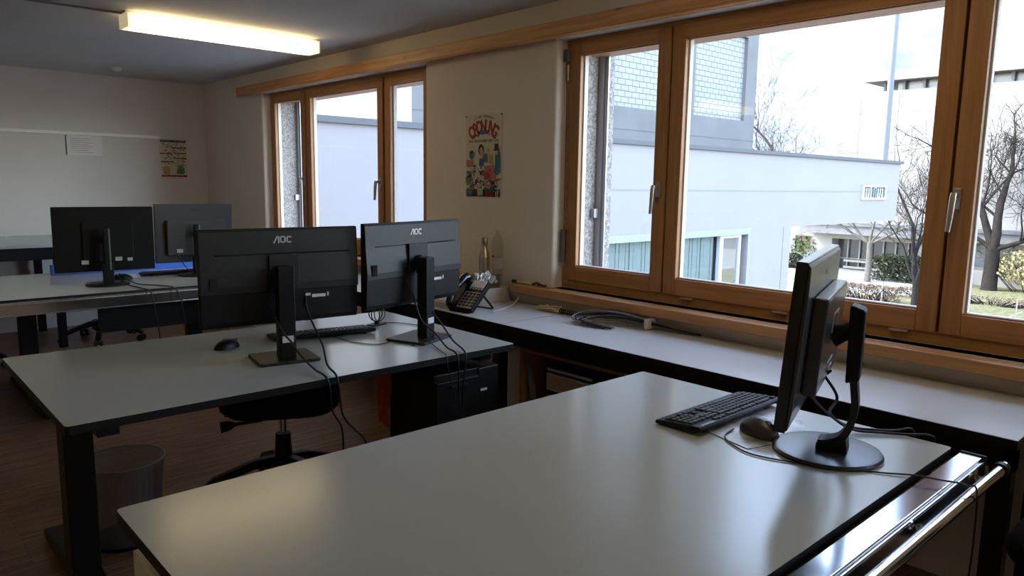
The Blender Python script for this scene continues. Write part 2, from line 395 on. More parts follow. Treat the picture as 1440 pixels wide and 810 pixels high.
# counter along the windows: two units
def counter(y0,y1,label,legs):
    root=thing('window_counter',(2.6,(y0+y1)/2,0),0,label,'counter','counters along the window wall')
    m=MB(); m.box(2.332,2.868,y0,y1,.728,.73); m.build('counter_top',CTOP,root,world=True)
    m=MB(); m.box(2.332,2.868,y0,y1,.700,.728); m.box(2.345,2.385,y0+.003,y1-.003,.635,.700); m.box(2.345,2.86,y0+.003,y0+.03,.635,.70)
    m.build('black_fascia',EDGE,root,world=True)
    for y in legs:
        for x in (2.375,2.83):
            m=MB(); m.box(x-.028,x+.028,y-.028,y+.028,0,.635); m.build('leg',STEEL_B,root,world=True,bevel=.003)
counter(.477,2.610,'long white counter under the wide window, nearer section ending at the right',[.515])
counter(2.621,4.70,'further section of white counter carrying the telephone and the boxes',[2.66,4.66])

# ------------------------------------------------------------------ monitors
def stroke(mb,pts,w,y,t=.002):
    """flat lettering stroke in xz plane at depth y"""
    for (a,b) in zip(pts[:-1],pts[1:]):
        a=V(a);b=V(b);d=(b-a).normalized();n=V((-d.y,d.x))*w/2;e=d*w/2*.6
        q=[a-n-e,b-n+e,b+n+e,a+n-e]
        mb.prism([(p.x,p.y) for p in q],y,y-t,'y')
def letters_aoc(mb,cx,cz,h,y,mir=1):
    w=h*.22
    # back faces -Y: seen from -Y, +X is to the right
    s=h
    def P(x,z): return (cx+x*s,cz+z*s)
    stroke(mb,[P(-1.35,-.5),P(-.85,.42),P(-.62,.42),P(-.62,-.5)],w,y)
    stroke(mb,[P(-.30,-.30),P(-.30,.30),P(-.12,.42),P(.22,.42),P(.38,.30),P(.38,-.30),P(.22,-.42),P(-.12,-.42),P(-.30,-.30)],w,y)
    stroke(mb,[P(1.32,.36),P(.88,.42),P(.72,.28),P(.72,-.28),P(.88,-.42),P(1.32,-.42)],w,y)
def aoc_monitor(px,py,pyaw,zb,tilt,bx,by,byaw,W,H,label,arm=False):
    """px,py,zb: panel bottom centre; bx,by: stand base centre"""
    root=thing('monitor',(bx,by,.73),byaw,label,'monitor')
    MP=wm(root).inverted()@Matrix.Translation((px,py,zb))@Matrix.Rotation(pyaw,4,'Z')@Matrix.Rotation(tilt,4,'X')
    # panel local: x width, y+ screen side, z up
    m=MB(); m.box(-W/2,W/2,-.012,.006,0,H,M=MP); body=m.build('panel',PLAST,root,bevel=.003)
    m=MB(); m.box(-W/2+.008,W/2-.008,.0061,.0068,.022,H-.008,M=MP); m.build('screen',SCREEN,body)
    # back shell: upper plate, thicker lower part, groove
    m=MB()
    m.prism([(-.0122,H-.003),(-.017,H-.010),(-.0215,H-.100),(-.031,.155),(-.031,.128),(-.0122,.128)],-W/2+.002,W/2-.002,'x',M=MP)
    sh=m.build('back_shell',PLAST_G,body,bevel=.0015)
    m=MB(); m.box(-W/2+.055,W/2-.035,-.0222,-.0200,H-.0985,H-.0930,M=MP); m.build('groove',PLAST_GL,sh)
    m=MB(); m.prism([(-.0122,.004),(-.0122,.127),(-.026,.127),(-.024,.02),(-.018,.004)],-W/2+.004,W/2-.004,'x',M=MP); m.build('port_cover',PLAST,body,bevel=.002)
    # vesa plate
    m=MB(); m.box(-.058,.058,-.036,-.028,.135,.265,M=MP); m.build('mount_plate',PLAST_G,body,bevel=.002)
    # labels and ports
    m=MB(); m.box(.11,.165,-.0268,-.0262,.092,.104,M=MP); m.box(.084,.104,-.0268,-.0262,.100,.110,M=MP); m.box(.172,.178,-.0268,-.0262,.094,.110,M=MP); m.build('rating_label',LABELM,body)
    m=MB(); m.box(-.272,-.245,-.0345,-.0325,.145,.19,M=MP); m.build('port_recess',PLAST_GL,body)
    m=MB(); letters_aoc(m,0,0,.0245,0); m.bm.transform(MP@Matrix.Translation((0,-.0195,H-.043))); m.build('logo',LOGO,sh)
    # stand
    m=MB(); m.prism(rrect(.225,.20,.012,3),.0,.012,'z'); base=m.build('stand_base',PLAST_G,root,bevel=.003)
    cx=0; cy=-.035
    m=MB(); m.box(cx-.031,cx+.031,cy-.024,cy+.026,.012,.360)
    col=m.build('stand_column',PLAST,root,bevel=.004)
    m=MB(); m.box(cx-.021,cx+.021,cy-.0262,cy-.0240,.075,.10); m.build('cable_slot',LABELM,col)
    m=MB(); m.box(cx+.0311,cx+.0318,cy-.018,cy+.020,.05,.345); m.build('trim_strip',PLAST_G,col)
    # arm between column and mount plate
    a=V((cx,cy+.02,.30)); b=MP@V((0,-.034,.20))
    m=MB(); m.tube([a,(a+b)/2+V((0,0,.0)),b],[.026,.022,.026],seg=12); m.build('tilt_joint',PLAST,col,smooth=40)
    return root,MP
M1,MP1=aoc_monitor(1.238,2.655,-.106,.863,.02,1.215,2.600,-.17,.61,.365,'large dark monitor seen from behind with silver logo, left on the middle desk')
M2,MP2=aoc_monitor(1.835,2.640,.216,.880,.01,1.826,2.575,.36,.60,.358,'large dark monitor seen from behind with silver logo, right on the middle desk')
# front monitor, seen from the side
SHEEN=mat('satin_grey_black_plastic',(.040,.042,.048),.24,spec=.6)
def side_monitor():
    px,py,yaw,zb,tilt,W,H=1.820,.863,.312,.857,.066,.605,.392
    root=thing('monitor',(1.84,.784,.73),yaw,'black monitor with thin curved neck on round foot, seen from its side in the foreground','monitor')
    R=wm(root).inverted()
    MP=R@Matrix.Translation((px,py,zb))@Matrix.Rotation(yaw,4,'Z')@Matrix.Rotation(tilt,4,'X')
    m=MB(); m.box(-W/2,W/2,-.018,.008,0,H,M=MP); body=m.build('panel',PLAST_GL,root,bevel=.003)
    m=MB(); m.box(-W/2+.014,W/2-.014,.0081,.0086,.02,H-.014,M=MP); m.build('screen',SCREEN,body)
    m=MB(); m.prism([(-.0181,.004),(-.0181,H-.004),(-.024,H-.012),(-.027,H-.08),(-.027,.05),(-.022,.008)],-W/2+.004,W/2-.004,'x',M=MP); sh=m.build('back_shell',SHEEN,body,bevel=.002)
    m=MB(); m.box(-.212,.205,-.062,-.027,.072,.305,M=MP); hs=m.build('rear_housing',SHEEN,body,bevel=.006,seg=3)
    me=textmesh('BenQ',.020); m=MB(); addmesh(m,me,MP@Matrix.Translation((0,-.0262,H-.045))@Matrix.Rotation(PI/2,4,'X')); m.build('logo',mat('dark_logo',(.01,.01,.012),.5),sh,normals=False)
    for (x0,x1,z0,z1) in ((-.05,.05,.245,.25),(-.05,-.045,.20,.25),(.045,.05,.20,.25),(-.05,.05,.12,.125),(-.02,.05,.10,.105)): q=MB(); q.box(x0,x1,-.0635,-.062,z0,z1,M=MP); q.build('mount_line',LABELM,hs)
    m=MB(); m.box(-.03,.03,-.0262,-.025,.035,.06,M=MP); m.build('sticker',LABELM,sh)
    # stand: local frame of root, y+ towards the screen
    m=MB(); m.lathe([(.132,0),(.134,.006),(.130,.012),(.118,.0135)],seg=48); base=m.build('stand_base',PLAST_GL2,root,smooth=40)
    # neck: profile in (y,z), thin blade sweeping back and up
    prof_c=[(.02,.030),(0,.033),(-.03,.048),(-.050,.083),(-.058,.13),(-.054,.175),(-.048,.215)]
    pts=spline([(0,y,z) for y,z in prof_c],5)
    m=MB(); t=[.014+.002*abs(i/len(pts)-.5) for i in range(len(pts))]
    left=[];right=[]
    n=len(pts)
    for i,p in enumerate(pts):
        d=(pts[min(i+1,n-1)]-pts[max(i-1,0)]).normalized(); nn=V((0,-d.z,d.y))
        tk=.0085 if i>4 else .0085
        left.append((p.y+nn.y*tk,p.z+nn.z*tk)); right.append((p.y-nn.y*tk,p.z-nn.z*tk))
    m.prism(left+right[::-1],-.026,.026,'x'); nk=m.build('stand_neck',PLAST_G,root,smooth=35)
    m=MB(); m.prism([(-.064,.205),(-.032,.196),(-.030,.388),(-.034,.394),(-.062,.384),(-.066,.378)],-.034,.034,'x'); m.build('upper_column',PLAST,root,bevel=.004)
    m=MB(); m.prism([(.025,.012),(.025,.032),(-.01,.044),(-.045,.052),(-.05,.012)],-.034,.034,'x'); m.build('hinge_block',PLAST,nk,bevel=.004)
    m=MB(); b=MP@V((0,-.062,.185)); m.tube([V((0,-.045,.33)),(V((0,-.045,.33))+b)/2,b],[.024,.022,.030],seg=14); m.build('tilt_joint',PLAST,root,smooth=40)
    return root,MP
PLAST_GL2=mat('satin_black_plastic',(.030,.032,.038),.30)
M3,MP3=side_monitor()
# rear pair on round feet
def round_monitor(px,py,yaw,zb,W,H,bx,by,mat_back,label,housing,lit=False):
    root=thing('monitor',(bx,by,.73),yaw,label,'monitor')
    MP=wm(root).inverted()@Matrix.Translation((px,py,zb))@Matrix.Rotation(yaw,4,'Z')@Matrix.Rotation(.03,4,'X')
    m=MB(); m.box(-W/2,W/2,-.02,.01,0,H,M=MP); body=m.build('panel',mat_back,root,bevel=.004)
    m=MB(); m.box(-W/2+.015,W/2-.015,.0101,.0108,.02,H-.015,M=MP); m.build('screen',BLUES if lit else SCREEN,body)
    if housing:
        m=MB(); m.box(-.20,.20,-.062,-.02,.055,.30,M=MP); hs=m.build('rear_housing',mat_back,body,bevel=.006)
        m=MB(); m.box(-.14,-.10,-.0633,-.062,.075,.10,M=MP); m.build('sticker',LABELM,hs)
        me=textmesh('BenQ',.022); me2=MB(); addmesh(me2,me,MP@Matrix.Translation((0,-.0215,H-.045))@Matrix.Rotation(PI/2,4,'X')); me2.build('logo',mat('dark_logo_b',(.02,.02,.022),.5),body,normals=False)
    else:
        m=MB(); m.box(-.13,.16,-.034,-.02,.06,.32,M=MP); hs=m.build('rear_housing',PLAST,body,bevel=.006)
        
        for (xa,xb,ya,yb,za,zb_) in ((-.14,-.10,-.036,-.0205,.05,.075),(.05,.09,-.036,-.034,.065,.09),(.12,.15,-.036,-.034,.062,.082)):
            m=MB(); m.box(xa,xb,ya,yb,za,zb_,M=MP); m.build('sticker',LABELM,hs)
    m=MB(); m.lathe([(.125,0),(.128,.006),(.118,.014),(.03,.018)],seg=36); m.build('stand_base',PLAST_G,root,smooth=40)
    m=MB(); m.box(-.03,.03,-.06,-.02,.014,.14); m.box(-.018,.018,-.062,-.03,.10,.36); col=m.build('stand_column',PLAST,root,bevel=.004)
    m=MB(); m.box(.010,.0185,-.0632,-.062,.10,.36); m.build('column_edge',GREY,col)
    b=MP@V((0,-.03,.2)); m=MB(); m.tube([V((0,-.04,.30)),b],[.022,.022],seg=12); m.build('tilt_joint',PLAST,col,smooth=40)
    return root
BLUES=mat('blue_screen',(.01,.02,.05),.2,emit=(.12,.35,1.0),es=.55)
DGB=mat('grey_black_back',(.050,.051,.058),.4)
round_monitor(1.248,5.213,-.092,.811,.57,.409,1.232,5.13,PLAST,'black monitor seen from behind, at the left on the rear desk','',False)
round_monitor(1.869,5.393,-.029,.817,.532,.411,1.84,5.30,DGB,'dark grey monitor with boxed back, right of the black one on the rear desk','x',True)

# ------------------------------------------------------------------ keyboards
def keyboard(loc,rz,label,split=True):
    """local: x 0..-.. width centred, +y towards the user's far row (function row)"""
    root=thing('keyboard',loc,rz,label,'keyboard')
    W,D=.445,.150; h0,h1=.014,.027
    def zt(y): return h0+(h1-h0)*(y+D/2)/D
    m=MB(); m.prism([(-D/2,.003),(-D/2,h0-.004),(-D/2+.004,h0),(D/2-.004,h1),(D/2,h1-.006),(D/2,.014),(D/2-.02,.006)],-W/2,W/2,'x'); m.build('case',PLAST,root,bevel=.002)
    for s in (-1,1):
        q=MB(); q.box(s*.17-.012,s*.17+.012,D/2-.022,D/2-.014,0,.012); q.build('foot',PLAST,root)
    keys=[]; u=.0187; x0=-W/2+.012; yb=-D/2+.024
    rows=[[1.25,1.25,1.25,6.25,1.25,1.25,1.25,1.25],[2.25]+[1]*10+[2.75],[1.75]+[1]*11+[2.25],[1.5]+[1]*12+[1.5],[1]*13+[2]]
    for r,row in enumerate(rows):
        x=x0
        for w in row: keys.append((x,x+w*u,yb+r*u)); x+=w*u
    fy=yb+5*u+.006
    for k in range(13):
        x=x0+u*(k*1.0+(1 if k>0 else 0)+(.33*((k-1)//4) if k>0 else 0)); keys.append((x,x+u,fy))
    xn=x0+15*u+.006
    for r,c in ((0,(0,1,2)),(1,(1,)),(3,(0,1,2)),(4,(0,1,2))):
        for k in c: keys.append((xn+k*u,xn+(k+1)*u,yb+r*u))
    for k in range(3): keys.append((xn+k*u,xn+(k+1)*u,fy))
    xp=xn+3*u+.006
    for r in range(5):
        for k in range(4):
            if (r,k)==(0,1) : continue
            keys.append((xp+k*u,xp+(k+1)*u,yb+r*u))
    def key(mb,k):
        a,b,y=k; g=.0013; t=.0016
        z=zt(y)-.001; zz=zt(y+u); hh=.0065
        v=[mb.bm.verts.new(p) for p in ((a+g,y+g,z),(b-g,y+g,z),(b-g,y+u-g,zz-.001),(a+g,y+u-g,zz-.001),
           (a+g+t,y+g+t,z+hh),(b-g-t,y+g+t,z+hh),(b-g-t,y+u-g-t,zz+hh-.001),(a+g+t,y+u-g-t,zz+hh-.001))]
        mb._f(v,[(0,3,2,1),(4,5,6,7),(0,1,5,4),(1,2,6,5),(2,3,7,6),(3,0,4,7)])
    if split:
        for k in keys[:100]:
            q=MB(); key(q,k); q.build('key',KEYM,root)
        q=MB(); [key(q,k) for k in keys[100:]]; tag(q.build('keys',KEYM,root),kind='stuff')
    else:
        q=MB(); [key(q,k) for k in keys]; tag(q.build('keys',KEYM,root),kind='stuff')
    q=MB(); q.box(W/2-.10,W/2-.02,D/2-.014,D/2-.006,.0262,.0268); q.build('indicator_strip',GREY,root)
    return root
keyboard((1.905,1.137,.73),PI,'black keyboard with grey lit keys lying in front of the side-on monitor'.replace(' grey lit',''))
keyboard((1.535,2.90,.73),PI-.185,'black keyboard half hidden behind the left lettered monitor')
keyboard((1.75,5.47,.73),PI-.05,'black keyboard on the rear desk beside the round-footed monitors',False)

# ------------------------------------------------------------------ mice
def mouse(loc,rz,label,m1,m2):
    root=thing('mouse',loc,rz,label,'computer mouse')
    m=MB(); n=14; prof=[]
    rings=[]
    for i in range(n+1):
        t=i/n; y=-.055+.11*t; w=.031*math.sin(PI*min(max(t*.94+.03,0),1))**.45; h=.038*math.sin(PI*(t*.86+.07))**.7
        rings.append([m.bm.verts.new((w*math.cos(a),y,.002+h*max(math.sin(a),0)**.75)) for a in [PI*k/10 for k in range(11)]])
    for i in range(n):
        for k in range(10): m.bm.faces.new((rings[i][k],rings[i][k+1],rings[i+1][k+1],rings[i+1][k]))
        m.bm.faces.new((rings[i][0],rings[i+1][0],rings[i+1][10],rings[i][10]))
    m._f(rings[0],[tuple(range(11))]); m._f(rings[-1],[tuple(range(10,-1,-1))])
    b=m.build('shell',m1,root,smooth=60)
    q=MB(); q.cyl((-.004,.026,.030),(.004,.026,.030),.009,seg=14); q.build('scroll_wheel',m2,root,smooth=40)
    q=MB(); q.box(-.0006,.0006,.012,.052,.012,.034); q.build('button_seam',PLAST_GL,b)
    return root
mouse((1.115,2.905,.73),-1.25,'black computer mouse lying left of the left lettered monitor',PLAST,GREY)
mm_=mouse((1.822,.965,.7325),2.9,'dark grey computer mouse beside the side-on monitor on its mat',mat('mouse_grey',(.045,.042,.038),.35),GREY); mm_.scale=(1.12,1.1,1.25)
mouse((1.375,5.33,.73),1.4,'black computer mouse by the round foot on the rear desk',PLAST,GREY)
# mouse mat with pale print
m=MB(); m.prism([(1.70,.93),(1.90,.86),(2.075,.99),(2.05,1.06),(1.80,1.07),(1.72,1.03)][:2]+[(2.06,.96),(2.03,1.075),(1.74,1.085)],.7302,.7325,'z')
MATM=mat('mat_print',(.40,.42,.46),.3,noise=.85,nscale=13)
own(m,'mouse_mat',MATM,(1.88,.98,.73),'thin dark and pale patterned mouse mat under the grey mouse','mouse mat')

# ------------------------------------------------------------------ telephone
def phone():
    root=thing('telephone',(2.375,2.985,.73),-PI/2+.16,'black desk telephone with handset on an angled stand by the boxes','telephone')
    a=math.radians(42)
    T=Matrix.Translation((0,0,.012))@Matrix.Rotation(a,4,'X')   # local: x right, y up the face
    W,D=.175,.19
    m=MB(); m.box(-W/2,W/2,0,D,-.016,.014,M=T); b=m.build('body',PLAST,root,bevel=.006,seg=3)
    m=MB(); m.box(-.022,W/2-.008,.008,.118,.0141,.0155,M=T); kp=m.build('key_plate',GREY2,b,bevel=.001)
    for r in range(5):
        for c in range(4):
            q=MB(); q.box(-.014+c*.026,.004+c*.026,.018+r*.020,.030+r*.020,.0156,.019,M=T); q.build('key',PLAST,kp)
    m=MB(); m.box(-.016,W/2-.012,.150,.200,.0141,.0165,M=T); m.build('display',DISP,b,bevel=.001)
    for r in range(5):
        q=MB(); q.box(-.012+r*.019,-.002+r*.019,.138,.145,.0141,.017,M=T); q.build('function_key',LABELM,b)
    m=MB(); m.tube([T@V((-.062,.012,.030)),T@V((-.062,.035,.046)),T@V((-.062,.105,.054)),T@V((-.062,.180,.046)),T@V((-.062,.203,.030))],[.023,.022,.017,.022,.024],seg=14)
    hs=m.build('handset',PLAST_GL,root,smooth=50)
    m=MB(); m.tube([T@V((-.062,.016,.014)),T@V((-.062,.016,.03))],[.024,.026],seg=16); m.tube([T@V((-.062,.195,.014)),T@V((-.062,.195,.03))],[.024,.026],seg=16); m.build('handset_cup',PLAST,hs,smooth=40)
    # stand legs
    for s in (-1,1):
        q=MB(); q.tube([T@V((s*.06,.135,-.015)),V((s*.06,.20,.006)),V((s*.06,.185,.0)) ],[.006,.006,.006],seg=8); q.build('support_leg',PLAST,root,smooth=40)
    q=MB(); q.box(-.066,.066,.180,.200,0,.006); q.box(-.07,.07,-.004,.03,0,.012); q.build('stand_bar',PLAST,root)
    return root
GREY2=mat('mid_grey_plate',(.42,.42,.41),.45)
DISP=mat('pale_display',(.72,.72,.68),.25)
phone()

# ------------------------------------------------------------------ things on the counter
m=MB(); m.box(2.60,2.845,3.10,3.425,.7302,.812); root=None
b=own(m,'cardboard_box',mat('beige_board',(.50,.46,.39),.8,noise=.05,nscale=12),(2.73,3.26,.73),'beige flat box against the pillar under the plastic tub','box',bevel=.003)
m=MB(); m.box(2.38,2.58,3.10,3.34,.7302,.762); m.box(2.39,2.57,3.11,3.33,.762,.768)
r=own(m,'network_box',WPLAST,(2.48,3.22,.73),'flat cream plastic device behind the telephone on the counter','device',bevel=.004)
m=MB(); m.box(2.44,2.60,3.45,3.68,.7302,.80)
own(m,'storage_carton',mat('cream_board',(.52,.48,.40),.8),(2.52,3.56,.73),'small cream carton behind the right lettered monitor','carton',bevel=.003)
# steel bottle
root=thing('steel_bottle',(2.805,3.29,.812),0,'brushed steel drinking bottle with cap standing before the pillar','bottle')
m=MB(); m.lathe([(.030,0),(.0335,.004),(.034,.03),(.034,.15),(.031,.175),(.020,.205),(.0165,.222),(.0165,.232)],seg=32); m.build('body',mat('brushed_steel',(.60,.57,.50),.25,metal=1,bump=.05,bscale=300,stretch=(1,1,40)),root,smooth=50)
m=MB(); m.lathe([(.0185,.233),(.0190,.236),(.0190,.272),(.0165,.277)],seg=28); m.build('cap',mat('steel_cap',(.42,.40,.36),.3,metal=1),root,smooth=40)
# clear plastic bottle
CLEAR=glass('clear_plastic',(.90,.91,.90),.9,.05,1.4)
root=thing('plastic_bottle',(2.822,3.195,.812),0,'tall clear plastic bottle right of the steel bottle','bottle')
m=MB(); m.lathe([(.030,0),(.032,.005),(.032,.17),(.034,.19),(.034,.25),(.030,.275),(.012,.30),(.012,.31)],seg=28); m.build('body',CLEAR,root,smooth=50)
m=MB(); m.lathe([(.0326,.10),(.0326,.165)],seg=28,cap=False); m.build('label_band',mat('pale_band',(.50,.47,.42),.5),root,smooth=50)
m=MB(); m.prism([(-.012,0),(.012,0),(0,-.014)],-.0345,-.0335,'x'); m.bm.transform(Matrix.Translation((0,0,.178))); m.build('mark',EDGE,root)
m=MB(); m.lathe([(.014,.31),(.014,.325)],seg=20); m.build('cap',mat('pale_cap',(.5,.48,.45),.5),root,smooth=40)
# plastic tub with crumpled wrap
root=thing('plastic_tub',(2.70,3.165,.812),0,'clear plastic tub holding crumpled foil, on the beige box','plastic tub')
m=MB(); 
for (a,bb,c,d) in ((-.07,-.068,-.055,.055),(.068,.07,-.055,.055),(-.07,.07,-.055,-.053),(-.07,.07,.053,.055)): m.box(a,bb,c,d,0,.075)
m.box(-.07,.07,-.055,.055,0,.002); m.build('tub_wall',CLEAR,root)
m=MB(); m.box(-.075,.075,-.06,-.053,.070,.076); m.box(-.075,.075,.053,.06,.070,.076); m.box(-.075,-.068,-.06,.06,.070,.076); m.box(.068,.075,-.06,.06,.070,.076); m.build('rim',CLEAR,root)
rnd=random.Random(3); m=MB()
g=[[None]*17 for _ in range(9)]
for i in range(9):
    for j in range(17):
        g[i][j]=m.bm.verts.new((-.062+.0152*i,-.048+.006*j,.025+.075*rnd.random()*(1-abs(j-8)/12)))
for i in range(8):
    for j in range(16): m.bm.faces.new((g[i][j],g[i+1][j],g[i+1][j+1],g[i][j+1]))
o=tag(m.build('crumpled_foil',mat('silvery_foil',(.72,.76,.72),.25,metal=.5)),'crumpled silvery foil lying inside the clear plastic tub','foil'); o.location=(2.70,3.165,.814)
# marker pens on the sill
root=thing('marker_pen',(2.85,2.99,.838),0,'pale marker pen with dark cap on the sill next to the pillar','pen')
m=MB(); m.cyl((0,.06,.009),(0,-.05,.009),.009,seg=14); m.build('barrel',WPLAST,root,smooth=40)
m=MB(); m.cyl((0,.062,.009),(0,.10,.009),.010,seg=14); m.build('cap',EDGE,root,smooth=40)
m=MB(); m.tube(spline([(2.84,2.92,.845),(2.86,2.90,.856),(2.85,2.88,.846),(2.83,2.86,.856),(2.85,2.84,.846),(2.85,2.82,.85)],6),.006,seg=6)
own(m,'key_clip',EDGE,(2.845,2.87,.838),'small black tangled clip lying on the sill end','clip',smooth=60)
# webcam-like wire ring stand behind the monitors
root=thing('headset_ring',(1.85,2.955,.73),.3,'small black wire ring holder on a flat foot between the lettered monitors','holder')
m=MB(); m.prism(rrect(.10,.05,.01),0,.008,'z'); m.build('foot',PLAST,root,bevel=.002)
for k in range(3):
    q=MB(); R3=Matrix.Rotation(PI*k/3,4,'Z')
    q.tube([R3@V((.038*math.cos(a),0,.055+.038*math.sin(a))) for a in [2*PI*i/20 for i in range(21)]],.0028,seg=6); q.build('wire_ring',RUBB,root,smooth=60)
m=MB(); m.cyl((0,0,.008),(0,0,.022),.012); m.build('post',PLAST,root,smooth=40)

# ------------------------------------------------------------------ cables
def cable(name,pts,r,mt,label,cat='cable',group=None,n=8):
    m=MB(); pp=spline(pts,n); m.tube(pp,r,seg=8)
    return own(m,name,mt,tuple(pts[0]),label,cat,group,smooth=60)
p=wm(M1)@MP1@V((.082,-.030,.115)); 
def wp(root,MP,x,y,z): return tuple(wm(root)@MP@V((x,y,z)))
a=wp(M1,MP1,.082,-.03,.100); b=wp(M1,MP1,-.07,-.03,.09)
cable('power_cable',[a,(a[0]+.0,a[1]-.015,a[2]-.06),(1.30,2.46,.80),(1.255,2.34,.752),(1.235,2.243,.738),(1.235,2.222,.70),(1.27,2.26,.58),(1.34,2.30,.50),(1.42,2.36,.42),(1.50,2.45,.25),(1.6,2.5,.012)],.0038,RUBB,'black cable hanging from the left lettered monitor, right strand to the floor')
cable('video_cable',[b,(1.17,2.52,.86),(1.19,2.49,.82),(1.20,2.43,.775),(1.20,2.33,.745),(1.195,2.243,.738),(1.20,2.220,.70),(1.235,2.27,.60),(1.29,2.31,.52),(1.32,2.35,.42),(1.34,2.40,.2),(1.36,2.42,.012)],.0038,RUBB,'black cable passing behind the column of the left lettered monitor, left strand')
a=wp(M2,MP2,-.075,-.036,.115)
cable('power_cable',[a,(a[0]+.01,a[1]-.03,a[2]-.06),(1.76,2.47,.84),(1.78,2.40,.79),(1.78,2.32,.745),(1.765,2.243,.738),(1.765,2.222,.70),(1.78,2.24,.58),(1.80,2.25,.45),(1.80,2.26,.2)],.0038,RUBB,'black cable looping from the right lettered monitor over the desk edge')
cable('video_cable',[(1.84,2.50,.86),(1.85,2.43,.80),(1.845,2.36,.755),(1.81,2.243,.738),(1.80,2.222,.70),(1.80,2.24,.56),(1.82,2.26,.40),(1.82,2.26,.22)],.0038,RUBB,'second black cable beside the right lettered column, hanging at the desk edge')
cable('thin_cable',[(1.80,2.48,.745),(1.78,2.40,.735),(1.74,2.30,.734),(1.715,2.238,.733),(1.715,2.222,.68),(1.76,2.24,.55)],.002,RUBB,'thin black wire from the foot of the right lettered monitor over the edge')
cable('keyboard_cable',[(1.55,2.83,.734),(1.56,2.70,.733),(1.60,2.60,.733),(1.66,2.58,.733),(1.75,2.62,.733),(1.72,2.46,.733)],.002,RUBB,'thin dark wire lying on the middle desk between the two monitor feet')
cable('thin_cable',[(1.87,2.97,.735),(1.95,2.92,.734),(1.98,2.84,.734),(2.0,2.80,.734),(2.06,2.82,.734)],.002,RUBB,'thin dark wire trailing right of the wire ring holder')
# front monitor cables
a=wp(M3,MP3,-.02,-.06,.08)
cable('power_cable',[a,(a[0]+.01,a[1]-.03,a[2]-.05),(1.95,.83,.80),(2.03,.80,.745),(2.09,.74,.738),(2.13,.69,.737),(2.143,.64,.745),(2.155,.63,.72),(2.17,.64,.60)],.0038,RUBB,'black cable behind the side-on monitor, lower of the pair running right')
cable('video_cable',[(a[0]+.03,a[1]-.0,a[2]+.01),(1.93,.88,.86),(2.0,.87,.79),(2.05,.82,.745),(2.10,.76,.738),(2.14,.72,.738),(2.158,.69,.745),(2.17,.68,.70),(2.18,.68,.58)],.0038,RUBB,'black cable behind the side-on monitor, upper of the pair running right')
cable('mouse_cable',[(1.80,1.03,.737),(1.74,1.02,.734),(1.70,.98,.733),(1.67,.90,.733),(1.70,.80,.733),(1.76,.70,.733),(1.80,.63,.733),(1.835,.575,.735),(1.86,.52,.733),(1.885,.475,.728),(1.90,.455,.70),(1.91,.46,.45),(1.90,.50,.2)],.0022,RUBB,'thin black mouse wire crossing the desk and dropping over the metal channel')
# rear desk cables
cable('power_cable',[(1.27,5.08,.80),(1.30,4.98,.745),(1.34,4.82,.735),(1.35,4.66,.72),(1.37,4.64,.55),(1.42,4.7,.2)],.004,RUBB,'black cable from the left round foot over the rear channel')
cable('video_cable',[(1.29,5.10,.80),(1.36,5.0,.742),(1.46,4.85,.736),(1.50,4.66,.72),(1.53,4.63,.5),(1.60,4.7,.1)],.004,RUBB,'black cable curving right over the rear channel from the black monitor')
cable('video_cable',[(1.72,5.32,.89),(1.74,5.2,.80),(1.76,5.0,.745),(1.78,4.8,.735),(1.79,4.66,.70),(1.80,4.65,.40)],.003,RUBB,'thin cable hanging from the dark grey rear monitor')
# counter cables
cable('phone_cable',[(2.50,2.86,.736),(2.60,2.89,.736),(2.72,2.95,.738),(2.80,2.99,.76),(2.84,3.02,.78)],.0045,CABW,'white cable running from the telephone to the pillar')
rnd=random.Random(5)
m=MB()
for k in range(5):
    pts=[(2.74+.04*rnd.random(),2.62+.16*rnd.random(),.736+.028*rnd.random()) for _ in range(7)]
    m.tube(spline(pts,6),.0036,seg=6)
own(m,'cable_tangle',CABY,(2.76,2.68,.73),'small cream coloured tangle of wire on the counter next to the seam','cable tangle',smooth=60)
m=MB(); pts=[]
for i in range(150):
    t=i/149; y=2.63-.19*t; a=2*PI*13*t
    pts.append((2.765+.011*math.cos(a),y,.745+.011*math.sin(a)))
m.tube(pts,.0028,seg=6); own(m,'coiled_phone_cord',RUBB,(2.785,2.5,.73),'black coiled telephone cord lying on the counter below the sill','coiled cord',smooth=60)
root=thing('cable_bundle',(2.76,2.2,.73),0,'thick looped bundle of grey cables with white tie under the sill','cable bundle')
rnd=random.Random(11); 
for k in range(12):
    dx=rnd.uniform(-.025,.02); dz=rnd.uniform(0,.045); dy=rnd.uniform(-.05,.03)
    m=MB(); z=.738
    m.tube(spline([(2.66+dx,2.20+dy*.6,z),(2.63+dx,2.34+dy,z+dz*.3),(2.68+dx,2.405+dy,z+dz*.5),(2.74+dx,2.36+dy,z+dz),(2.77+dx,2.22,z+.012+dz),(2.80+dx*.6,2.08,z+.006+dz*.7),(2.825+dx*.4,1.96+dy,z+dz*.3),(2.845+dx*.2,1.86+dy,z)],7),.0046,seg=6)
    m.build('cable',[CABG,PLAST_G,CABG][k%3],root,world=True,smooth=60)
m=MB(); m.box(2.755,2.825,2.055,2.075,.734,.785); m.build('tie',WHITE,root,world=True,bevel=.004)

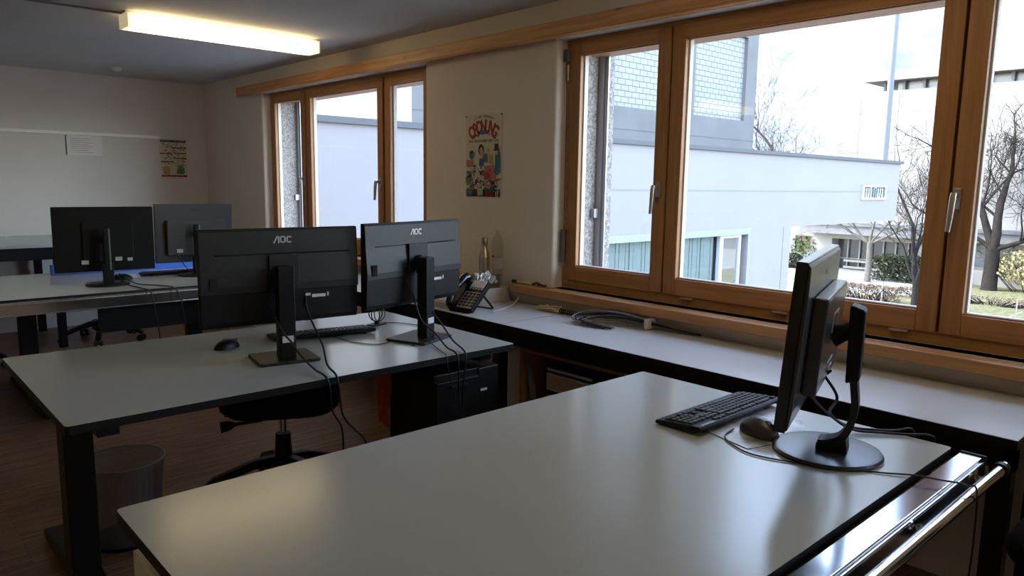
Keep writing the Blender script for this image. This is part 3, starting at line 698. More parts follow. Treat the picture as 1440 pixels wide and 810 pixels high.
# ------------------------------------------------------------------ chair
def chair(loc,rz,label,group=None,back=True,rot=0,by=0,bz=0):
    root=thing('office_chair',loc,rz,label,'chair',group)
    hub=MB(); hub.lathe([(.040,.115),(.045,.13),(.038,.19),(.032,.29)],seg=20); hub.build('base_hub',PLAST,root,smooth=40)
    g=MB(); g.cyl((0,0,.29),(0,0,.40),.016,seg=16); g.build('gas_lift',CHROME,root,smooth=40)
    for k in range(5):
        a=rot+2*PI*k/5; R=Matrix.Rotation(a,4,'Z')
        m=MB(); m.prism([(.02,.13),(.02,.19),(.12,.175),(.30,.105),(.335,.075),(.32,.062),(.12,.135)],-.022,.022,'y',M=R); l=m.build('base_arm',PLAST,root,bevel=.005)
        q=MB()
        for s in (-.022,.022): q.cyl(R@V((.315,s-.009,.03)),R@V((.315,s+.009,.03)),.03,seg=18)
        q.cyl(R@V((.315,0,.03)),R@V((.315,0,.075)),.008,seg=8); q.build('caster',RUBB,l,smooth=40)
    m=MB(); m.box(-.10,.10,-.12,.12,.385,.425); m.build('mechanism',PLAST,root,bevel=.01)
    for s,z in ((-1,.40),(-1,.37)):
        q=MB(); q.tube([(s*.08,-.05+(z-.37)*4,z),(s*.19,-.06+(z-.37)*4,z-.01),(s*.215,-.065+(z-.37)*4,z-.012),(s*.25,-.07+(z-.37)*4,z-.016)],[.008,.008,.022,.026],seg=12); q.build('lever',PLAST,root,smooth=50)
    m=MB()
    def sec(t): return rrect(.50*t,.48*t,.13*t,5)
    rings=[]
    for z,t in ((.415,.72),(.42,.88),(.445,.98),(.475,1.0),(.50,.96),(.512,.80)):
        rings.append([m.bm.verts.new((x,y,z)) for x,y in sec(t)])
    k=len(rings[0])
    for i in range(len(rings)-1):
        for j in range(k): m.bm.faces.new((rings[i][j],rings[i][(j+1)%k],rings[i+1][(j+1)%k],rings[i+1][j]))
    m._f(rings[0],[tuple(range(k-1,-1,-1))]); m._f(rings[-1],[tuple(range(k))])
    m.build('seat',FAB,root,smooth=60)
    if back:
        m=MB(); m.tube([(0,.14,.40),(0,.27+by,.41),(0,.30+by,.50),(0,.29+by,.62+bz)],[.02,.02,.018,.018],seg=10); m.build('back_support',PLAST,root,smooth=50)
        m=MB(); rr=[]
        for y,t in ((.245,.9),(.25,1.),(.275,1.),(.29,.93)):
            rr.append([m.bm.verts.new((x,y+by-.35*x*x,.76+bz+z)) for x,z in rrect(.42*t,(.40 if not bz else .32)*t,.10*t,5)])
        k=len(rr[0])
        for i in range(3):
            for j in range(k): m.bm.faces.new((rr[i][j],rr[i][(j+1)%k],rr[i+1][(j+1)%k],rr[i+1][j]))
        m._f(rr[0],[tuple(range(k-1,-1,-1))]); m._f(rr[-1],[tuple(range(k))]); m.build('backrest',FAB,root,smooth=60)
    return root
chair((1.385,3.0,0),-.50,'black swivel chair pushed under the middle desk from behind',rot=3.17,by=.11,bz=.21)
chair((1.62,6.98,0),PI+.3,'black swivel chair beyond the rear desk, seen only below its top',rot=.9)
chair((.53,6.5,0),-PI/2-.2,'black swivel chair at the left edge behind the rear desk',rot=.2)
chair((2.40,.225,0),PI,'dark chair just entering the bottom right corner by the window wall',rot=.2)

# ------------------------------------------------------------------ waste bin
def binmat():
    m,t,p,o=nt('wire_mesh'); tc=t.nodes.new('ShaderNodeTexCoord'); 
    p.inputs['Base Color'].default_value=(.22,.23,.26,1); p.inputs['Metallic'].default_value=.7; p.inputs['Roughness'].default_value=.4
    sx=t.nodes.new('ShaderNodeSeparateXYZ'); L(t,tc.outputs['Object'],sx.inputs[0])
    at=t.nodes.new('ShaderNodeMath'); at.operation='ARCTAN2'; L(t,sx.outputs[0],at.inputs[0]); L(t,sx.outputs[1],at.inputs[1])
    def stripe(src,f):
        a=t.nodes.new('ShaderNodeMath'); a.operation='MULTIPLY'; a.inputs[1].default_value=f; L(t,src,a.inputs[0])
        b=t.nodes.new('ShaderNodeMath'); b.operation='FRACT'; L(t,a.outputs[0],b.inputs[0])
        c=t.nodes.new('ShaderNodeMath'); c.operation='GREATER_THAN'; c.inputs[1].default_value=.32; L(t,b.outputs[0],c.inputs[0]); return c.outputs[0]
    u=stripe(at.outputs[0],40); w=stripe(sx.outputs[2],260)
    mx=t.nodes.new('ShaderNodeMath'); mx.operation='MULTIPLY'; L(t,u,mx.inputs[0]); L(t,w,mx.inputs[1])
    inv=t.nodes.new('ShaderNodeMath'); inv.operation='SUBTRACT'; inv.inputs[0].default_value=1; L(t,mx.outputs[0],inv.inputs[1])
    L(t,inv.outputs[0],p.inputs['Alpha']); return m
root=thing('waste_bin',(.735,3.02,0),0,'round grey wire mesh waste bin on the floor under the middle desk','waste bin')
m=MB(); m.lathe([(.122,.012),(.150,.325)],seg=48,cap=False); m.build('mesh_wall',binmat(),root,smooth=60)
m=MB(); m.tube([(.151*math.cos(a),.151*math.sin(a),.327) for a in [2*PI*k/48 for k in range(49)]],.0045,seg=8,cap=False); m.build('rim',GREY,root,smooth=60)
m=MB(); m.lathe([(.123,0),(.125,.014),(.05,.006)],seg=40); m.build('base',STEEL_B,root,smooth=40)

# ------------------------------------------------------------------ things under the desks
root=thing('pedestal_cabinet',(1.815,2.46,0),0,'black drawer pedestal under the right half of the middle desk','cabinet')
m=MB(); m.box(1.70,1.93,2.30,2.62,.04,.64); m.build('body',STEEL_B,root,world=True,bevel=.004)
for k in range(3):
    q=MB(); q.box(1.705,1.925,2.285,2.299,.05+.19*k,.23+.19*k); d=q.build('drawer',PLAST,root,world=True,bevel=.003)
    q=MB(); q.box(1.77,1.86,2.277,2.285,.20+.19*k,.212+.19*k); q.build('handle',PLAST_G,d,world=True)
for x in (1.73,1.90):
    for y in (2.34,2.58):
        q=MB(); q.cyl((x,y,0),(x,y,.04),.022); q.build('caster',RUBB,root,world=True,smooth=40)
root=thing('computer_case',(1.99,2.45,0),0,'black computer case with small pale sticker behind the hanging cables','computer')
m=MB(); m.box(1.935,2.045,2.30,2.60,.02,.635); m.build('case',STEEL_B,root,world=True,bevel=.004)
m=MB(); m.box(1.945,1.98,2.2985,2.30,.535,.545); m.build('sticker',LABELM,root,world=True)
m=MB(); m.box(1.94,2.04,2.31,2.59,0,.02); m.build('plinth',RUBB,root,world=True)
# orange bag hanging under the desk
m=MB(); m.prism([(0,0),(.05,.01),(.055,-.10),(.035,-.20),(.045,-.27),(.015,-.24),(.01,-.12)],-.02,.02,'y')
m.bm.transform(Matrix.Translation((1.63,2.60,.63)))
own(m,'hanging_bag',mat('orange_cloth',(.55,.09,.02),.8,noise=.2,nscale=30),(1.65,2.60,.63),'orange cloth strip hanging under the middle desk left of the pedestal','cloth',smooth=50)
# white cabinet under front desk
root=thing('white_cabinet',(.62,1.15,0),0,'white cabinet under the left end of the foreground desk','cabinet')
m=MB(); m.box(.395,.60,.72,1.585,.05,.64); m.build('body',WHITE,root,world=True,bevel=.003)
m=MB(); m.box(.392,.395,.73,1.50,.06,.63); m.build('door',WHITE,root,world=True,bevel=.001)
m=MB(); m.box(.390,.3952,1.53,1.555,.52,.545); m.build('lock',mat('red_tab',(.35,.03,.02),.5),root,world=True)
m=MB(); m.box(.41,.585,.75,1.57,0,.05); m.build('plinth',STEEL_B,root,world=True)
# open wooden cabinet under the counter with boxes
root=thing('open_cabinet',(2.6,1.9,0),0,'open brown wooden cabinet under the window counter','cabinet')
ws=[(2.40,2.86,2.52,2.545,0,.62),(2.40,2.86,1.30,1.32,0,.62),(2.40,2.86,1.32,2.52,.60,.62),(2.40,2.86,1.32,2.52,.05,.07)]
for w in ws:
    q=MB(); q.box(*w); q.build('side_panel' if w[5]-w[4]>.3 else 'shelf',W_CAB,root,world=True,bevel=.002)
q=MB(); q.box(2.845,2.86,1.32,2.52,.07,.60); q.build('back_panel',W_CAB,root,world=True)
root=thing('slide_box',(2.55,2.15,.0701),0,'dark box with pale framed front standing in the wooden cabinet','box')
m=MB(); m.box(2.455,2.75,2.11,2.41,.0701,.545); m.build('body',PLAST,root,world=True,bevel=.003)
FRM=mat('tan_board',(.50,.36,.20),.6)
for z0,z1 in ((.43,.512),(.32,.402),(.21,.292)):
    m=MB(); m.box(2.447,2.455,2.12,2.40,z0,z1); d=m.build('drawer_front',FRM,root,world=True)
    m=MB(); m.box(2.443,2.447,2.12,2.40,z1-.008,z1); m.box(2.443,2.447,2.12,2.40,z0,z0+.008); m.box(2.443,2.447,2.12,2.128,z0,z1); m.box(2.443,2.447,2.392,2.40,z0,z1); m.build('rim',LABELM,d,world=True)
m=MB(); m.box(2.447,2.46,2.12,2.40,.524,.536); m.build('top_lip',LABELM,root,world=True)
root=thing('slide_box',(2.55,1.75,.0701),0,'dark box right of the framed one, half hidden by the foreground desk','box')
m=MB(); m.box(2.46,2.75,1.78,2.10,.0701,.55); m.build('body',PLAST,root,world=True,bevel=.003)
m=MB(); m.box(2.452,2.46,1.79,2.09,.44,.53); m.build('drawer_front',FRM,root,world=True)
m=MB(); M_=Matrix.Translation((2.415,2.42,.0722))@Matrix.Rotation(-.17,4,'X'); m.box(0,.025,-.009,.009,0.0,.47,M=M_)
own(m,'grey_panel',GREY,(2.5,2.38,.07),'grey board leaning inside the wooden cabinet by its left side','board')

# rear desk extras: blue board and white card
m=MB(); m.box(1.05,1.99,5.80,5.86,.7301,.80)
own(m,'blue_box',mat('blue_card',(.07,.20,.60),.6),(1.52,5.83,.73),'long low bright blue box along the far edge of the rear desk','box',bevel=.004)
m=MB(); m.prism([(1.37,5.42),(1.50,5.40),(1.52,5.60),(1.39,5.62)],.7302,.7315,'z')
own(m,'paper_sheet',PAPER,(1.44,5.51,.73),'white paper sheet lying behind the mouse on the rear desk','paper')

# ------------------------------------------------------------------ ceiling light etc
root=thing('ceiling_light',(1.915,4.775,2.262),0,'lit long fluorescent ceiling light with milky cover','ceiling light')
def lampmat():
    m,t,p,o=nt('milky_diffuser'); p.inputs['Base Color'].default_value=(.75,.70,.55,1); p.inputs['Roughness'].default_value=.4
    p.inputs['Emission Color'].default_value=(1,.75,.38,1)
    # the tube inside ends short of the cover
    tc=t.nodes.new('ShaderNodeTexCoord'); sx=t.nodes.new('ShaderNodeSeparateXYZ'); L(t,tc.outputs['Object'],sx.inputs[0])
    ab=t.nodes.new('ShaderNodeMath'); ab.operation='ABSOLUTE'; L(t,sx.outputs[0],ab.inputs[0])
    mr=t.nodes.new('ShaderNodeMapRange'); mr.inputs['From Min'].default_value=.50; mr.inputs['From Max'].default_value=.60; mr.inputs['To Min'].default_value=2.3; mr.inputs['To Max'].default_value=.35; L(t,ab.outputs[0],mr.inputs['Value'])
    L(t,mr.outputs[0],p.inputs['Emission Strength']); return m
m=MB(); m.box(-.595,.595,-.075,.075,.0,.078); m.build('diffuser',lampmat(),root,bevel=.006,seg=3)
m=MB(); m.box(-.602,.602,-.05,.05,.079,.0925); m.build('housing',WHITE,root)
for s in (-1,1):
    m=MB(); m.box(min(s*.596,s*.604),max(s*.596,s*.604),-.077,.077,-.001,.080); m.build('end_cap',mat('end_cap_milky%d'%s,(.70,.64,.50),.5,emit=(1,.8,.5),es=.14),root,bevel=.002)
lamp0=root
for k,(x,y) in enumerate(((1.915,.9),(1.915,-2.4),(-1.7,4.775),(-1.7,.9),(-1.7,-2.4))):  # unseen copies of the lamp, added to warm the room light
    c=copy_tree(lamp0); c.location=(x,y,2.262); c['label']='unseen fluorescent ceiling light added to warm the room'; c['group']='added ceiling lights beyond the frame'
m=MB(); m.tube([(1.31,4.80,ZC-.008),(.6,4.83,ZC-.008),(-.8,4.88,ZC-.008)],.006,seg=8)
own(m,'ceiling_cable',GREY,(1.31,4.80,ZC-.008),'thin cable fixed along the ceiling to the left of the light','cable',smooth=60)
root=thing('smoke_detector',(1.90,7.20,ZC-.0005),0,'small white round detector on the ceiling towards the back wall','detector')
m=MB(); m.lathe([(.05,0),(.05,-.012),(.035,-.03),(.02,-.034)],seg=24); m.build('housing',WHITE,root,smooth=40)
m=MB(); m.lathe([(.012,-.034),(.012,-.040)],seg=12); m.build('sensor',WPLAST,root,smooth=40)
# back wall rail, papers
m=MB(); m.box(-2.8,2.43,YB-.022,YB-.0005,1.788,1.816); m.box(-2.8,2.43,YB-.03,YB-.022,1.788,1.796)
own(m,'wall_rail',mat('pale_rail',(.92,.88,.84),.3),(0,YB-.01,1.80),'long pale metal picture rail across the back wall','rail',bevel=.001)
root=thing('notice_sheet',(1.765,YB-.0002,1.70),0,'white landscape notice sheet hanging from the rail on the back wall','notice')
m=MB(); m.box(-.148,.148,-.0015,0,-.095,.085); sh=m.build('sheet',PAPER,root)
m=MB()
for k in range(8): m.box(-.12,.02+.1*random.random(),-.0022,-.0016,.055-.018*k,.058-.018*k)
m.build('text_lines',mat('faint_grey_print',(.33,.32,.31),.8),sh)
m=MB(); m.box(-.152,-.148,-.012,0,-.10,.085); m.build('sheet_edge',GREY,sh)

def print_colors():
    return [mat('print_'+n,c,.7) for n,c in (('cream',(.66,.60,.46)),('black',(.03,.025,.02)),('red',(.42,.05,.04)),('pink',(.50,.16,.16)),('blue',(.05,.12,.30)),('teal',(.03,.16,.20)),('green',(.08,.26,.07)),('skin',(.55,.34,.22)),('grey',(.20,.21,.19)),('ochre',(.50,.32,.10)),('white',(.60,.58,.52)),('darkred',(.18,.015,.012)))]
PC=print_colors(); PK={n:i for i,n in enumerate(['cream','black','red','pink','blue','teal','green','skin','grey','ochre','white','darkred'])}
# --- poster on pier. local: x right (towards -Y world), z up, print faces -X world
def poster1():
    W,H=.335,.495
    root=thing('poster',(XW-.0015,3.398,1.315),-PI/2,'tall colourful cartoon poster headed ORDNUNG on the pillar between the windows','poster')
    m=MB(); m.box(-W/2,W/2,-.0008,.0008,0,H); sh=m.build('sheet',PC[0],root)
    lay=[-.0010]
    def art(name,fn,parent=sh):
        m=MB(); fn(m); return m.build(name,PC,parent,normals=False)
    def blob(m,c,cx,cz,rx,rz,n=14,j=.15,rnd=random):
        lay[0]-=.000012; m.mi=PK[c]
        pts=[V((cx+rx*(1+j*(rnd.random()-.5))*math.cos(a),lay[0],cz+rz*(1+j*(rnd.random()-.5))*math.sin(a))) for a in [2*PI*k/n for k in range(n)]]
        m.poly(pts)
    def rect(m,c,x0,x1,z0,z1,j=0):
        lay[0]-=.000012; m.mi=PK[c]
        m.poly([V((x0+j*random.uniform(-1,1),lay[0],z0)),V((x1,lay[0],z0+j*random.uniform(-1,1))),V((x1+j*random.uniform(-1,1),lay[0],z1)),V((x0,lay[0],z1+j*random.uniform(-1,1)))])
    def arc_text(s,size,R,cz,span,c,sxz=(1,1),off=0):
        m=MB(); n=len(s); lay[0]-=.00002; m.mi=PK[c]
        for i,ch in enumerate(s):
            if ch==' ': continue
            a=(i-(n-1)/2)/(n-1)*span
            me=textmesh(ch,size,bold=.035)
            T=Matrix.Translation((R*math.sin(a)+off,lay[0],cz+R*math.cos(a)-R))@Matrix.Rotation(a,4,'Y')@Matrix.Rotation(PI/2,4,'X')@Matrix.Diagonal((sxz[0],sxz[1],1,1))
            addmesh(m,me,T,PK[c])
        return m
    # heading
    o=arc_text('ORDNUNG',.078,.19,.418,1.15,'darkred',(.98,1.38),.0015); o.build('title_shadow',PC,sh,normals=False)
    o=arc_text('ORDNUNG',.072,.19,.420,1.15,'red',(.92,1.30)); o.build('title',PC,sh,normals=False)
    o=arc_text('IST MAN HERRSCHT',.016,.22,.482,.85,'black',(1,1.2)); o.build('top_line',PC,sh,normals=False)
    lay[0]-=.00002
    m=MB(); addmesh(m,textmesh('UND DIE SUCHEREI GEHT LOS',.0200,bold=.03),Matrix.Translation((0,lay[0],.338))@Matrix.Rotation(PI/2,4,'X')@Matrix.Diagonal((1.0,1.1,1,1)),PK['black']); m.build('subtitle',PC,sh,normals=False)
    rnd=random.Random(21)
    def emblem(m):
        blob(m,'blue',.0,.388,.035,.013,j=.5); blob(m,'green',-.05,.372,.016,.010,j=.5); blob(m,'ochre',.055,.374,.012,.008,j=.6)
    art('emblem',emblem)
    def crowd(m):
        rect(m,'black',-.158,.158,.008,.055,.003)
        for k in range(100):
            c=rnd.choice(['grey','black','grey','black','ochre','grey','teal','skin','darkred','green']); 
            blob(m,c,rnd.uniform(-.15,.15),rnd.uniform(.03,.19),rnd.uniform(.005,.020),rnd.uniform(.004,.015),n=9,j=.9,rnd=rnd)
        for k in range(260):
            x=rnd.uniform(-.152,.14); z=rnd.uniform(.015,.215); rect(m,'black',x,x+rnd.uniform(.004,.014),z,z+.0022,.005)
        for x in (-.12,-.10): rect(m,'grey',x-.02,x+.03,.10,.115,.004)
        # purple and grey figure left
        blob(m,'grey',-.105,.262,.022,.024); blob(m,'blue',-.105,.250,.016,.020); rect(m,'black',-.122,-.088,.268,.280,.002); rect(m,'pink',-.15,-.09,.195,.225,.005)
        # central figure with dark hair, blue coat, raised arm
        blob(m,'black',-.015,.288,.026,.033); blob(m,'skin',-.013,.280,.016,.022); blob(m,'skin',-.008,.250,.008,.015)
        rect(m,'blue',-.032,.012,.190,.236,.004); rect(m,'blue',.010,.045,.215,.265,.010); blob(m,'skin',.050,.282,.013,.014); 
        # pale figure
        blob(m,'ochre',.075,.235,.018,.030); blob(m,'cream',.075,.265,.010,.013)
        # teal man with top hat
        rect(m,'teal',.115,.158,.150,.275,.004); rect(m,'black',.108,.140,.285,.318,.003); rect(m,'black',.098,.150,.280,.287,.002); blob(m,'skin',.128,.268,.012,.014)
        # pink mass
        blob(m,'pink',.06,.17,.042,.028,j=.4); blob(m,'red',.045,.135,.026,.022,j=.4); blob(m,'pink',.05,.085,.032,.020,j=.4); blob(m,'pink',.095,.13,.022,.030,j=.4); blob(m,'red',.07,.165,.010,.010)
        blob(m,'cream',.055,.088,.010,.008)
        rect(m,'blue',-.152,-.095,.012,.055,.004); blob(m,'grey',-.12,.035,.016,.012)
        rect(m,'cream',-.045,.005,.015,.062,.003)
        for k in range(4): rect(m,'grey',-.045,.005,.020+.011*k,.0215+.011*k); rect(m,'grey',-.04+.012*k,-.0385+.012*k,.015,.062)
        rect(m,'darkred',.03,.10,.012,.045,.004); rect(m,'cream',.135,.142,.012,.05); rect(m,'white',.12,.128,.012,.04)
        blob(m,'green',-.13,.10,.025,.016,j=.5); blob(m,'white',-.06,.13,.012,.022,j=.4); blob(m,'white',-.075,.11,.01,.02,j=.4)
    art('cartoon_crowd',crowd)
    for x,z in ((-W/2+.006,H-.008),(W/2-.006,H-.008)):
        m=MB(); m.cyl((x,-.0008,z),(x,-.005,z),.004,seg=10); m.build('pin',PC[1],sh)
    root.rotation_euler=(0,0,-PI/2)
poster1()
def poster2():
    W,H=.272,.40
    root=thing('poster',(2.556,YB-.001,1.395),0,'small crowded red and green printed poster on the back wall by the corner','poster')
    m=MB(); m.box(-W/2,W/2,-.0008,.0008,0,H); sh=m.build('sheet',PC[0],root)
    lay=-.001; rnd=random.Random(4)
    m=MB()
    def rect(c,x0,x1,z0,z1):
        nonlocal lay; lay-=.00001; m.mi=PK[c]; m.poly([V((x0,lay,z0)),V((x1,lay,z0)),V((x1,lay,z1)),V((x0,lay,z1))])
    rect('grey',-.12,.12,.365,.385)
    for k in range(16): x=-.12+.0155*k; rect('black',x,x+rnd.uniform(.006,.012),.363,.388)
    for (x0,x1,z) in ((.005,.125,.305),(-.125,-.01,.245),(-.12,-.005,.165),(.01,.125,.20),(.01,.125,.25)):
        rect('darkred' if z<.26 else 'black',x0,x1,z,z+.014)
        for k in range(7): rect('cream',x0+.01+.014*k,x0+.016+.014*k,z+.004,z+.010)
    for k in range(170):
        x=rnd.uniform(-.12,.10); z=rnd.uniform(.06,.35); c=rnd.choice(['black','darkred','grey','green','ochre','pink'])
        rect(c,x,x+rnd.uniform(.004,.022),z,z+rnd.uniform(.003,.010))
    rect('green',.03,.10,.05,.11); rect('green',.05,.08,.10,.14); rect('ochre',-.10,-.04,.045,.12); rect('cream',-.03,.02,.05,.13)
    rect('red',-.12,.125,.022,.040); 
    for k in range(5): rect('black',-.12+.055*k,-.10+.055*k,.024,.038)
    m.build('printed_panels',PC,sh,normals=False)
poster2()

# stuff hanging on the wall under the counter end
cable('thin_cable',[(2.84,.44,.60),(2.80,.42,.48),(2.83,.40,.40),(2.85,.42,.30),(2.84,.40,.22)],.004,GREY,'grey cable hanging on the wall below the counter end')
m=MB(); m.box(2.83,2.879,.33,.40,.18,.25); own(m,'wall_socket',PLAST,(2.86,.365,.18),'small dark socket box on the wall under the counter end','socket',bevel=.004)

# ------------------------------------------------------------------ outside
def ray(x,y):
    a=(x-720)/F; b=-(y-405)/F
    return V([a*r_[i]+b*u_[i]+f_[i] for i in range(3)])
def atz(x,y,z): d=ray(x,y); return d*((z-1.41)/d.z)+V((0,0,1.41))
def atx(x,y,X): d=ray(x,y); return d*(X/d.x)+V((0,0,1.41))
def aty(x,y,Y): d=ray(x,y); return d*(Y/d.y)+V((0,0,1.41))
G=-5.4
OUTW=mat('annex_render',(.252,.236,.240),.85,spec=.2,noise=.02,nscale=.6)
OUTC=mat('concrete_grey',(.125,.125,.125),.85,noise=.10,nscale=1.2)
COPE=mat('dark_coping',(.075,.08,.085),.7)
FACW=mat('pale_facade',(.195,.188,.182),.85,spec=.2,noise=.03,nscale=.5)
DARKW=mat('dark_glazing',(.03,.033,.035),.15)
JOINT=mat('facade_joint',(.12,.12,.125),.8)
def ground_mat(name,c1,c2,sc1,c3=None):
    m,t,p,o=nt(name); tc=t.nodes.new('ShaderNodeTexCoord')
    n=t.nodes.new('ShaderNodeTexNoise'); n.inputs['Scale'].default_value=sc1; n.inputs['Detail'].default_value=8; n.inputs['Roughness'].default_value=.7; L(t,tc.outputs['Object'],n.inputs[0])
    r=t.nodes.new('ShaderNodeValToRGB'); e=r.color_ramp.elements; e[0].position=.38;e[1].position=.62; e[0].color=(*c1,1);e[1].color=(*c2,1)
    if c3: q=e.new(.5); q.color=(*c3,1)
    L(t,n.outputs[0],r.inputs[0]); L(t,r.outputs[0],p.inputs['Base Color']); p.inputs['Roughness'].default_value=.95; p.inputs['Specular IOR Level'].default_value=.1
    return m
PAVE=ground_mat('pale_paving',(.19,.187,.18),(.26,.255,.245),.8)
LAWN=ground_mat('lawn_with_leaves',(.075,.080,.034),(.18,.16,.10),3.0,(.125,.12,.06))
m=MB(); m.box(3.6,400,-300,300,G-.5,G); m.box(-300,3.6,8.2,300,G-.5,G); struct(m,'ground',PAVE)
m=MB(); pts=[atz(1352,400,G),atz(1338,440,G),V((38,12,G)),V((38,-12,G)),V((66,-12,G)),atz(1440,397,G)+V((2,0,0))]
m.prism([(p.x,p.y) for p in pts],G+.001,G+.06,'z'); struct(m,'lawn',LAWN)
m=MB(); p1=atz(1180,428,G);p2=atz(1190,420,G);p3=atz(1330,420,G)
m.prism([(40.,20.5),(p2.x+1.2,p2.y+1.0),(53.,14.2),(48.2,13.3),(39.,12.)],G+.001,G+.05,'z'); struct(m,'planting_bed',LAWN)

# annex building with long cantilever
root=thing('annex_building',(12,14,G),0,'white neighbouring building with flat coping and long overhanging upper storey','building')
ANY=10.0
m=MB(); zo0,zo1=-2.75,.17; xo0,xo1=10.6,17.55
m.box(4.2,xo0,ANY,18,G,.29); m.box(xo1,19.95,ANY,18,G,.29); m.box(xo0,xo1,ANY,18,G,zo0); m.box(xo0,xo1,ANY+.35,18,zo0,.29); m.box(xo0,xo1,ANY,ANY+.35,zo1,.29)
m.box(4.2,27.6,ANY,18,.29,2.25); m.build('wall',OUTW,root,world=True)
m=MB(); m.box(4.1,27.75,ANY-.08,18.1,2.25,2.345); m.build('coping',COPE,root,world=True)
m=MB(); zj=1.30; m.box(8.6,27.6,ANY-.012,ANY,zj-.012,zj+.012); m.box(19.50,19.53,ANY-.012,ANY,G,.29); m.build('wall_joint',mat('annex_joint',(.20,.21,.23),.8),root,world=True)  # joint lines a little darker than the wall render
m=MB(); m.box(xo0,xo1+.12,ANY-.05,ANY,.165,.335); m.box(xo1,xo1+.12,ANY-.05,ANY,zo0,.165); fr=m.build('window_surround',mat('pale_frame',(.24,.245,.26),.5),root,world=True)
CUR=mat('pale_green_curtain',(.185,.195,.185),.7)
m=MB(); n=6; xs0,xs1=xo0+.05,16.25
for k in range(n):
    a=xs0+(xs1-xs0)*k/n; b=xs0+(xs1-xs0)*(k+1)/n
    for q in range(8):
        x0=a+(b-a)*q/8; x1=a+(b-a)*(q+1)/8-.0; d=.02*math.sin(q*1.3)
        m.box(x0,x1-(.010 if q==7 else 0),ANY+.16+d,ANY+.20+d,zo0+.02,.14)
m.build('curtain_panels',CUR,fr,world=True)
m=MB(); m.box(xo0+.02,16.3,ANY+.10,ANY+.105,zo0,.15); m.build('pane',glass('outside_glass',(.9,.95,.95),.6),fr,world=True)
dp=thing('sliding_door',(16.9,ANY+.1,zo0)); dp.parent=root; dp.location=(16.9-12,ANY+.1-14,zo0-G)
m=MB(); 
for (a,b,c,d) in ((16.32,16.47,zo0,.16),(17.22,17.32,zo0,.16),(16.47,17.22,.09,.16),(16.47,17.22,zo0,zo0+.1)): m.box(a,b,ANY+.02,ANY+.12,c,d)
m.build('door_frame',mat('pale_door_frame',(.40,.43,.48),.4),dp,world=True)
m=MB(); m.box(16.47,17.22,ANY+.06,ANY+.075,zo0+.1,.09); m.build('door_pane',mat('mirror_like_glass',(.45,.47,.47),.03,metal=.9),dp,world=True)
m=MB(); m.box(24.5,26.45,ANY-.05,ANY-.001,1.02,1.50); sg=m.build('wall_sign',mat('white_sign',(.36,.385,.385),.5),root,world=True)
m=MB(); rnd=random.Random(8)
for k in range(9):
    x=24.68+.185*k; m.box(x,x+.045,ANY-.06,ANY-.05,1.08+rnd.uniform(0,.05),1.44)
    if k not in (2,4): m.box(x,x+.14,ANY-.06,ANY-.05,1.40,1.44)
    if k in (0,1,5,6,7): m.box(x,x+.10,ANY-.06,ANY-.05,1.27,1.30)
    if k in (3,8,4): m.box(x+.09,x+.125,ANY-.06,ANY-.05,1.10,1.40)
m.build('sign_lettering',mat('sign_ink',(.05,.06,.065),.7,spec=.1),sg,world=True)
# tower
root=thing('concrete_tower',(16,17,2.2),0,'grey concrete tower block with recessed white brick panels above the annex','tower')
TY=13.0
TX0,TX1=9.04,22.85
panels=[(15.56,18.35,3.50,6.15),(19.30,22.2,3.52,6.15)]
m=MB(); ztop=14.
m.box(TX0,panels[0][0],TY,17.9,2.346,ztop); m.box(panels[0][1],panels[1][0],TY,17.9,2.346,ztop); m.box(panels[1][1],TX1,TY,17.9,2.346,ztop)
for a,b,c,d in panels: m.box(a,b,TY,17.9,2.346,c); m.box(a,b,TY,17.9,d,ztop); m.box(a,b,TY+.25,17.9,c,d)
for z in (2.9,): m.box(TX0-.01,TX1+.01,TY-.015,TY,z,z+.02)
m.build('wall',OUTC,root,world=True)
def brickwhite():
    mm,t,p,o=nt('white_block_panel'); tc=t.nodes.new('ShaderNodeTexCoord')
    cx=t.nodes.new('ShaderNodeSeparateXYZ'); L(t,tc.outputs['Object'],cx.inputs[0]); cb=t.nodes.new('ShaderNodeCombineXYZ'); L(t,cx.outputs[0],cb.inputs[0]); L(t,cx.outputs[2],cb.inputs[1])
    b=t.nodes.new('ShaderNodeTexBrick'); b.inputs['Scale'].default_value=1; b.inputs['Brick Width'].default_value=.32; b.inputs['Row Height'].default_value=.158; b.inputs['Mortar Size'].default_value=.011
    b.inputs['Color1'].default_value=(.22,.22,.225,1); b.inputs['Color2'].default_value=(.25,.25,.255,1); b.inputs['Mortar'].default_value=(.05,.06,.085,1); L(t,cb.outputs[0],b.inputs[0]); L(t,b.outputs[0],p.inputs['Base Color']); p.inputs['Roughness'].default_value=.6; return mm
BW=brickwhite()
for a,b,c,d in panels:
    m=MB(); m.box(a,b,TY+.12,TY+.24,c,d); m.build('block_panel',BW,root,world=True)
# pole
p=aty(1243,230,12.0)
m=MB(); m.cyl((p.x,12,2.346),(p.x+.0,12,12.5),.13,.10,seg=14)
own(m,'flag_pole',mat('pole_grey',(.11,.12,.135),.5,metal=.3),(p.x,12,2.346),'tall plain grey pole rising behind the end of the annex roof','pole',smooth=40)
